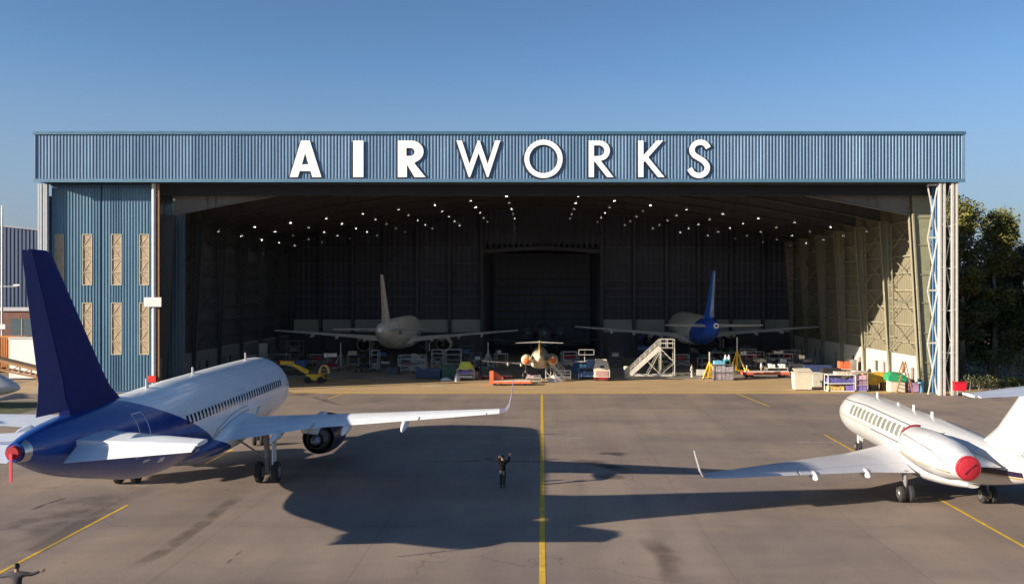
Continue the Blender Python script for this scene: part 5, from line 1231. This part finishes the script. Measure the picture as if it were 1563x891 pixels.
# dark equipment deep inside
deep = [
 ('round backed grey seat frame standing left inside the hangar beyond the airliner roof', 283, 568, 2.4, 1.5, 2.6, LSTEEL),
 ('low dark rack left inside near the single pale lamp', 262, 575, 2.2, 1.4, 1.4, DMETAL),
 ('grey framed stand half hidden by the parked airliner nose, at left inside', 400, 566, 2.6, 1.5, 2.2, METAL),
 ('dark green stand beside the parked airliner nose at left inside', 428, 572, 1.2, 1.2, 2.4, DGREEN),
 ('tall dark stand with pale tray under the left wing tip of the grey-white airliner', 450, 558, 2.0, 1.4, 3.6, METAL),
 ('faint engine stand beneath the left wing of the grey-white airliner', 487, 560, 2.8, 1.6, 1.8, METAL),
 ('grey stand just left of the cream power unit deep behind it', 870, 560, 2.2, 1.5, 2.2, METAL),
 ('dark stand deep behind the foot of the white boarding steps', 940, 560, 1.8, 1.4, 2.6, DMETAL),
 ('pale framed stand just behind the white worker under the blue tail', 1040, 560, 2.0, 1.4, 1.8, LSTEEL),
 ('stand with pale rails between the yellow jack and the right wall', 1150, 557, 2.6, 1.5, 2.0, METAL),
 ('dark stand with white top rail, second from the right inside the hangar', 1205, 560, 2.4, 1.5, 2.4, LSTEEL),
 ('blue-grey stand rightmost among the deep equipment before the white masonry', 1232, 562, 2.6, 1.4, 1.6, STEELB),
 ('short black stand below the right tailplane of the grey-white airliner', 712, 556, 2.0, 1.4, 2.8, DMETAL),
]
for i, (lb, px, py, w_, d, h, m) in enumerate(deep):
    t = frame_stand(lb, px, py, w_, d, h*.6, m, h*.4, (.4,.75), rz=random.uniform(-.2,.2))
    rb(t, 'tool_box', random.choice((METAL, STEELB, CREAM, DMETAL, RED)), (-w_*.3,w_*.2,-d*.3,d*.3,h*.6+.003,h*.6+.5))
for side, lb, grp, pts in (('r', 'dull equipment cart among many others deep inside the right half of the hangar', 'equipment carts deep in the right half', [(1010,556),(1058,558),(1078,561),(1095,556),(1118,560),(1140,565),(1160,566),(1178,565),(1200,566),(1218,558),(1228,566),(1142,553),(1108,553),(985,556)]),
                          ('l', 'dull equipment cart among others deep inside the left half of the hangar', 'equipment carts deep in the left half', [(430,562),(470,563),(505,566),(540,561),(555,567),(588,560),(618,561),(640,558),(735,565),(765,563),(310,566),(296,572),(380,563)])):
    for px, py in pts:
        w_ = random.uniform(1.2,2.4); h = random.uniform(1.0,2.2)
        c = cart(lb, px, py, w_, 1.2, h, random.choice((METAL,DMETAL,LSTEEL,DMETAL)), [(random.choice((METAL,DMETAL,STEELB,CREAM,DGREEN,DMETAL)),.05,random.uniform(.4,.95),.5,1.0,'equipment_box'),(random.choice((METAL,DMETAL,DMETAL,RED)),.2,.9,.35,.35,'equipment_box')], 'cart', (.35,), rz=random.uniform(-.4,.4)); c['group'] = grp
bx = [
 ('grey cabinet standing alone under the far left wall columns', 330, 563, 1.2, 2.2, METAL), ('pale cabinet, left one of the tall pair at left inside', 345, 563, 1.6, 3.4, PLAST),
 ('pale cabinet, right one of the tall pair at left inside', 364, 562, 1.6, 3.2, METAL), ('narrow pale cupboard just left of the parked airliner nose inside', 402, 561, 1.0, 3.4, PLAST),
 ('dark blue locker right of the small jet steps', 880, 568, 1.2, 1.7, STEELB), ('white locker beside the deep stands at right inside', 1175, 560, 1.1, 1.4, LSTEEL),
 ('dark locker beside the right deep stands', 1215, 570, 1.6, 1.3, DMETAL), ('navy covered machine behind the dark blue tub', 1248, 575, 3.4, 1.5, mat('navy_cover', (0.02,0.04,0.12), .7)),
 ('black covered machine behind the white shelf table', 1268, 579, 2.2, 1.4, BLACK), ('grey locker behind the orange seat unit', 1300, 572, .9, 2.0, METAL),
 ('low white locker in the open right of the boarding steps', 1070, 573, 1.0, .8, LSTEEL), ('black crate under the fuselage of the grey-white airliner', 600, 570, 1.5, .9, DMETAL)]
for lb, px, py, w_, h, m in bx:
    t = thing('locker', lb, 'locker', on(px, py), random.uniform(-.1,.1))
    rb(t, 'cabinet_body', m, (-w_/2,w_/2,-.5,.5,.08,h)); rb(t, 'door', m, (-w_/2+.05,-.01,-.53,-.503,.15,h-.07)); rb(t, 'door', m, (.01,w_/2-.05,-.53,-.503,.15,h-.07)); rb(t, 'foot', DMETAL, (-w_/2+.05,w_/2-.05,-.45,.45,0,.078))
# small white covered objects beyond the airliner roof at the left door
for lb, px, py, w_, h, m in (('white covered barrow by the foot of the white pipe', 207, 590, 3.2, 1.0, mat('speckled_cover', (0.62,0.55,0.52), .8, var=.5, scale=5)), ('white carton beside the dark bins at the left door', 160, 592, .8, 1.7, WHITE)):
    t = thing('covered_cart', lb, 'cart', on(px, py)); mb = MB()
    mb.rings([[(-w_/2,-.6,.2),(w_/2,-.6,.2),(w_/2,.6,.2),(-w_/2,.6,.2)],[(-w_/2,-.6,h*.8),(w_/2,-.6,h*.9),(w_/2,.6,h*.9),(-w_/2,.6,h*.8)],[(-w_*.3,-.3,h),(w_*.4,-.3,h*1.08),(w_*.4,.3,h*1.08),(-w_*.3,.3,h)]]); mb.build('cover', m, t)
    for x in (-w_*.35,w_*.35): caster(t, x, -.4, .12); caster(t, x, .4, .12)
bin_('dark wheeled bin at the left door between carton and covered barrow', 172, 592, 1.1, .9, 1.3, DMETAL)

# ------------------------------------------------------------------ surroundings at left
bb = thing('building', 'dark blue metal building with sloping roof behind the left end of the hangar', 'building', (-95, 148, 0))
def BB(name, mb, m, par=None):
    mb.v = [(p[0]+95, p[1]-148, p[2]) for p in mb.v]; return mb.build(name, m, par or bb)
DB = mat('dark_blue_cladding', (0.032,0.060,0.125), .5, .1, var=.15, scale=.4, stretch=(1,1,.2))
for i in range(9):
    x0 = -123+i*5.5; z1 = 24.6-(i*.55)
    mb = corr(x0+.01, x0+5.49, 8.1, 20, 148, .6, .08); n = len(mb.v)//2
    mb.v = mb.v[:n]+[(x, y, z1-.1*(x-x0)) for x, y, z in mb.v[n:]]; BB('cladding_panel', mb, DB)
mb = MB(); mb.add([(-123,147.8,24.6),(-73.5,147.8,19.6),(-73.5,175,19.6),(-123,175,24.6),(-123,147.8,24.8),(-73.5,147.8,19.85),(-73.5,175,19.85),(-123,175,24.8)], [(3,2,1,0),(4,5,6,7),(0,1,5,4),(1,2,6,5),(2,3,7,6),(3,0,4,7)]); BB('roof', mb, mat('grey_roof', (0.25,0.27,0.3), .5))
BB('side_wall', MB().box(-73.5,-73.3,148.2,175,0,19.5), DB)
BB('string_course', MB().box(-123,-73.4,147.7,148.3,7.5,8.08), mat('pale_course', (0.4,0.42,0.45), .6))
BB('lower_wall', MB().box(-123,-73.5,148,148.3,0,7.49), mat('brick_red_render', (0.15,0.075,0.06), .85, var=.35, scale=.8, bump=.3))
for i in range(8):
    x = -120+i*6; w_ = BB('window', MB().box(x,x+3.6,147.9,147.99,3.2,6.3), mat('dusty_glass', (0.08,0.11,0.13), .2)); BB('mullion', MB().box(x+1.75,x+1.87,147.84,147.895,3.2,6.3), METAL, w_)
BB('canopy', MB().box(-123,-74,144.5,147.65,1.9,2.4), mat('rust_canopy', (0.28,0.10,0.04), .8, var=.3))
t = thing('mast', 'thin pale lamp mast in front of the dark blue building at far left', 'mast', (-77.3, 134, 0))
MB().tube([(0,0,0),(0,0,22.8)], [.16,.09], 8).build('pole', METAL, t); mb = MB(); mb.bar((-.6,0,11.3),(2.2,0,11.3),.12); mb.build('arm', METAL, t); rb(t, 'junction_box', WHITE, (-.4,.6,-.3,.2,5.2,5.9)); rb(t, 'lamp_head', WHITE, (1.7,2.6,-.2,.2,11.37,11.6))
t = thing('container', 'orange-brown shipping container behind the far left aircraft nose', 'container', (-73.5, 122, 0))
for i in range(12): x = -9+i*1.2; corr(x+.01,x+1.19,.3,4.6,0,.3,.05).build('side_panel', mat('container_orange', (0.50,0.19,0.05), .6, var=.25), t)
rb(t, 'container_box', mat('container_orange_dark', (0.35,0.12,0.03), .6), (-9,5.4,.032,2.6,.2,4.6)); rb(t, 'roof', mat('container_roof', (0.6,0.26,0.08), .6), (-9.05,5.45,-.06,2.65,4.603,4.7))
t = thing('container', 'white site cabin between the orange container and the navy tail fin', 'cabin', (-62.2, 112, 0))
rb(t, 'cabin_wall', WHITE, (-1.6,2.2,0,2.4,.2,4.9)); rb(t, 'roof', LSTEEL, (-1.7,2.3,-.1,2.5,4.903,5.05)); rb(t, 'skid', DMETAL, (-1.5,2.1,.1,2.3,0,.198))
t = thing('ramp', 'long brown lattice ramp sloping down behind the far left aircraft nose', 'ramp', (-60, 105, 0))
for y in (0,1.5):
    MB().bar((-10,y,5.0),(6.5,y,1.0),.25,.25).build('chord', BROWN, t); MB().bar((-10,y,3.6),(6.5,y,.3),.2,.2).build('chord', BROWN, t)
mb = MB()
for i in range(14):
    u = i/13; x = -10+16.5*u; mb.bar((x,0,3.6-3.3*u),(x,0,5.0-4*u),.12); 
    if i < 13: mb.bar((x,0,3.6-3.3*u),(x+1.27,0,5.0-4*(u+1/13)),.1)
mb.build('lattice', BROWN, t)
for x in (-9,-3,3): MB().bar((x,.7,0),(x,.7,4.3-(x+10)*.24),.2).build('post', BROWN, t)
mb = MB(); mb.add([(-10,-.1,5.14),(6.5,-.1,1.14),(6.5,1.6,1.14),(-10,1.6,5.14),(-10,-.1,5.2),(6.5,-.1,1.2),(6.5,1.6,1.2),(-10,1.6,5.2)], [(3,2,1,0),(4,5,6,7),(0,1,5,4),(1,2,6,5),(2,3,7,6),(3,0,4,7)]); mb.build('deck', mat('rust_deck', (0.3,0.16,0.07), .8, var=.3), t)

# ------------------------------------------------------------------ trees at right
LEAF = []
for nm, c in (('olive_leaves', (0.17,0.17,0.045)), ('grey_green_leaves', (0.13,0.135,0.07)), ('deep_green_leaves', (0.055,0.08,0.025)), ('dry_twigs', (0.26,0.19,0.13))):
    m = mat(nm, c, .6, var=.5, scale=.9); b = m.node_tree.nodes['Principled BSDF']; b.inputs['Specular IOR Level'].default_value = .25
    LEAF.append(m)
BARK = mat('pale_bark', (0.33,0.28,0.23), .85, var=.4, scale=1.2, bump=.4)
def leaves(mb, c, rad, n, sz):
    for _ in range(n):
        d = Vector((random.gauss(0,1), random.gauss(0,1), random.gauss(0,1))); d.normalize(); d *= rad*random.random()**.42
        p = Vector(c)+Vector((d.x, d.y, d.z*.8)); a = Vector((random.uniform(-1,1), random.uniform(-1,1), random.uniform(-.9,.5))).normalized()
        b = a.cross(Vector((random.uniform(-1,1), random.uniform(-1,1), random.uniform(-1,1)))).normalized(); s = sz*random.uniform(.6,1.3)
        mb.add([p-a*s, p+b*s*.34, p+a*s, p-b*s*.34], [(0,1,2,3)])
def tree(label, x, y, h, wd, seed, low=.12, dens=1.0, group=None, leafm=0):
    random.seed(seed); t = thing('eucalyptus_tree', label, 'tree', (x,y,0), group=group)
    th = h*.86; pts = [(0,0,0)]; cx = cy = 0
    for i in range(1, 7): cx += random.uniform(-.3,.3); cy += random.uniform(-.3,.3); pts.append((cx, cy, th*i/6))
    tm = MB(); tm.tube(pts, [.42,.36,.31,.25,.18,.12,.05], 10); clumps = []
    for i in range(int(46*dens)):
        u = low+(1-low)*random.random()**.8; b = Vector(pts[min(int(u*6),5)]).lerp(Vector(pts[min(int(u*6)+1,6)]), u*6-int(u*6))
        a = random.uniform(0, 2*PI); rr = wd/2*random.uniform(.35,1.0)*(math.sin(PI*min(u*.85+.12,1))**.6); e = b+Vector((math.cos(a)*rr, math.sin(a)*rr, random.uniform(.4,2.4)))
        if e.z > h: e.z = h-.5
        m_ = b.lerp(e, .5)+Vector((0,0,-.25)); tm.tube([b, m_, e], [.12*(1.2-u),.07*(1.2-u)+.01,.02], 5)
        clumps.append(e); clumps.append(b.lerp(e, .62)+Vector((random.uniform(-.6,.6),random.uniform(-.6,.6),random.uniform(-.8,.5))))
    clumps += [Vector(pts[6])+Vector((random.uniform(-.7,.7),random.uniform(-.7,.7),random.uniform(-.4,1.2))) for _ in range(9)]
    tm.build('trunk', BARK, t)
    cm = MB()
    for c in clumps:
        cm.cur = 3 if (h*.5 < c.z < h*.85 and random.random() < .22) else min(2, leafm+(random.random() < .35)+(c.z < h*.45)); leaves(cm, c, random.uniform(.9,1.8), int(random.uniform(170,250)), .25)  # darker leaves low in the crown put its shade into the colour
    cm.build('crown', LEAF, t, smooth=False, recalc=False)
    random.seed(seed+1)
tree('tall eucalyptus with olive top closest behind the right hangar posts', 50.5, 112, 23.0, 8.5, 3)
tree('second tall eucalyptus with rounded sunlit top right of the posts', 55.0, 113.5, 21.3, 7.5, 5)
tree('darker lower eucalyptus sloping down right of the two tall ones', 60.5, 116, 16.5, 8, 8, leafm=1)
tree('green tree cut off by the right edge of the picture', 57.5, 101.5, 17.0, 8.5, 11, .06, 1.2, leafm=1)
tree('dark tree filling the gap behind the tall eucalyptus pair', 52.5, 121, 15, 11, 14, .04, 1.3, leafm=1)
tree('dark tree low behind the hangar posts and the right edge tree', 60, 125, 14.5, 11, 17, .04, 1.3, leafm=1)
tree('eucalyptus beyond the right edge of the picture', 67.5, 110, 18, 9, 21, .1)
tree('broad dark tree farthest right beyond the business jet', 73, 120, 17, 11, 22, .06, 1.0, leafm=1)
random.seed(5)
def hedge(label, pts, h, wd, n):
    t = thing('hedge', label, 'hedge', (pts[0][0], pts[0][1], 0)); mb = MB(); st_ = MB()
    for i in range(n):
        u = random.random()*(len(pts)-1); k = int(u); a = Vector(pts[k]).lerp(Vector(pts[k+1]), u-k); hh = h*random.uniform(.55,1)
        c = (a.x-pts[0][0]+random.uniform(-wd,wd)/2, a.y-pts[0][1]+random.uniform(-wd,wd)/2, hh*.6); mb.cur = random.choice((0,1,2)); leaves(mb, c, hh*.5, 130, .15); st_.tube([(c[0],c[1],0),(c[0]+.1,c[1],hh*.6)], [.05,.02], 5)
    mb.build('foliage', LEAF, t, smooth=False, recalc=False); st_.build('stems', BARK, t)['kind'] = 'stuff'
hedge('low bright bushes at the foot of the trees behind the business jet tail', [(46.5,100),(52,99.5),(60,98),(75,97)], 1.9, 2.0, 46)
hedge('dark thicket under the trees beyond the right end of the hangar', [(46,110),(56,109),(75,108)], 5.2, 3.0, 60)
t = thing('slab_cart', 'low white slab on a dolly at the foot of the red cabinet', 'dolly', on(1490,606)); rb(t, 'slab', WHITE, (-1.1,1.1,-.6,.6,.25,.45)); rb(t, 'frame', DMETAL, (-1.0,1.0,-.5,.5,.15,.248)); caster(t,-.8,0,.075); caster(t,.8,0,.075)
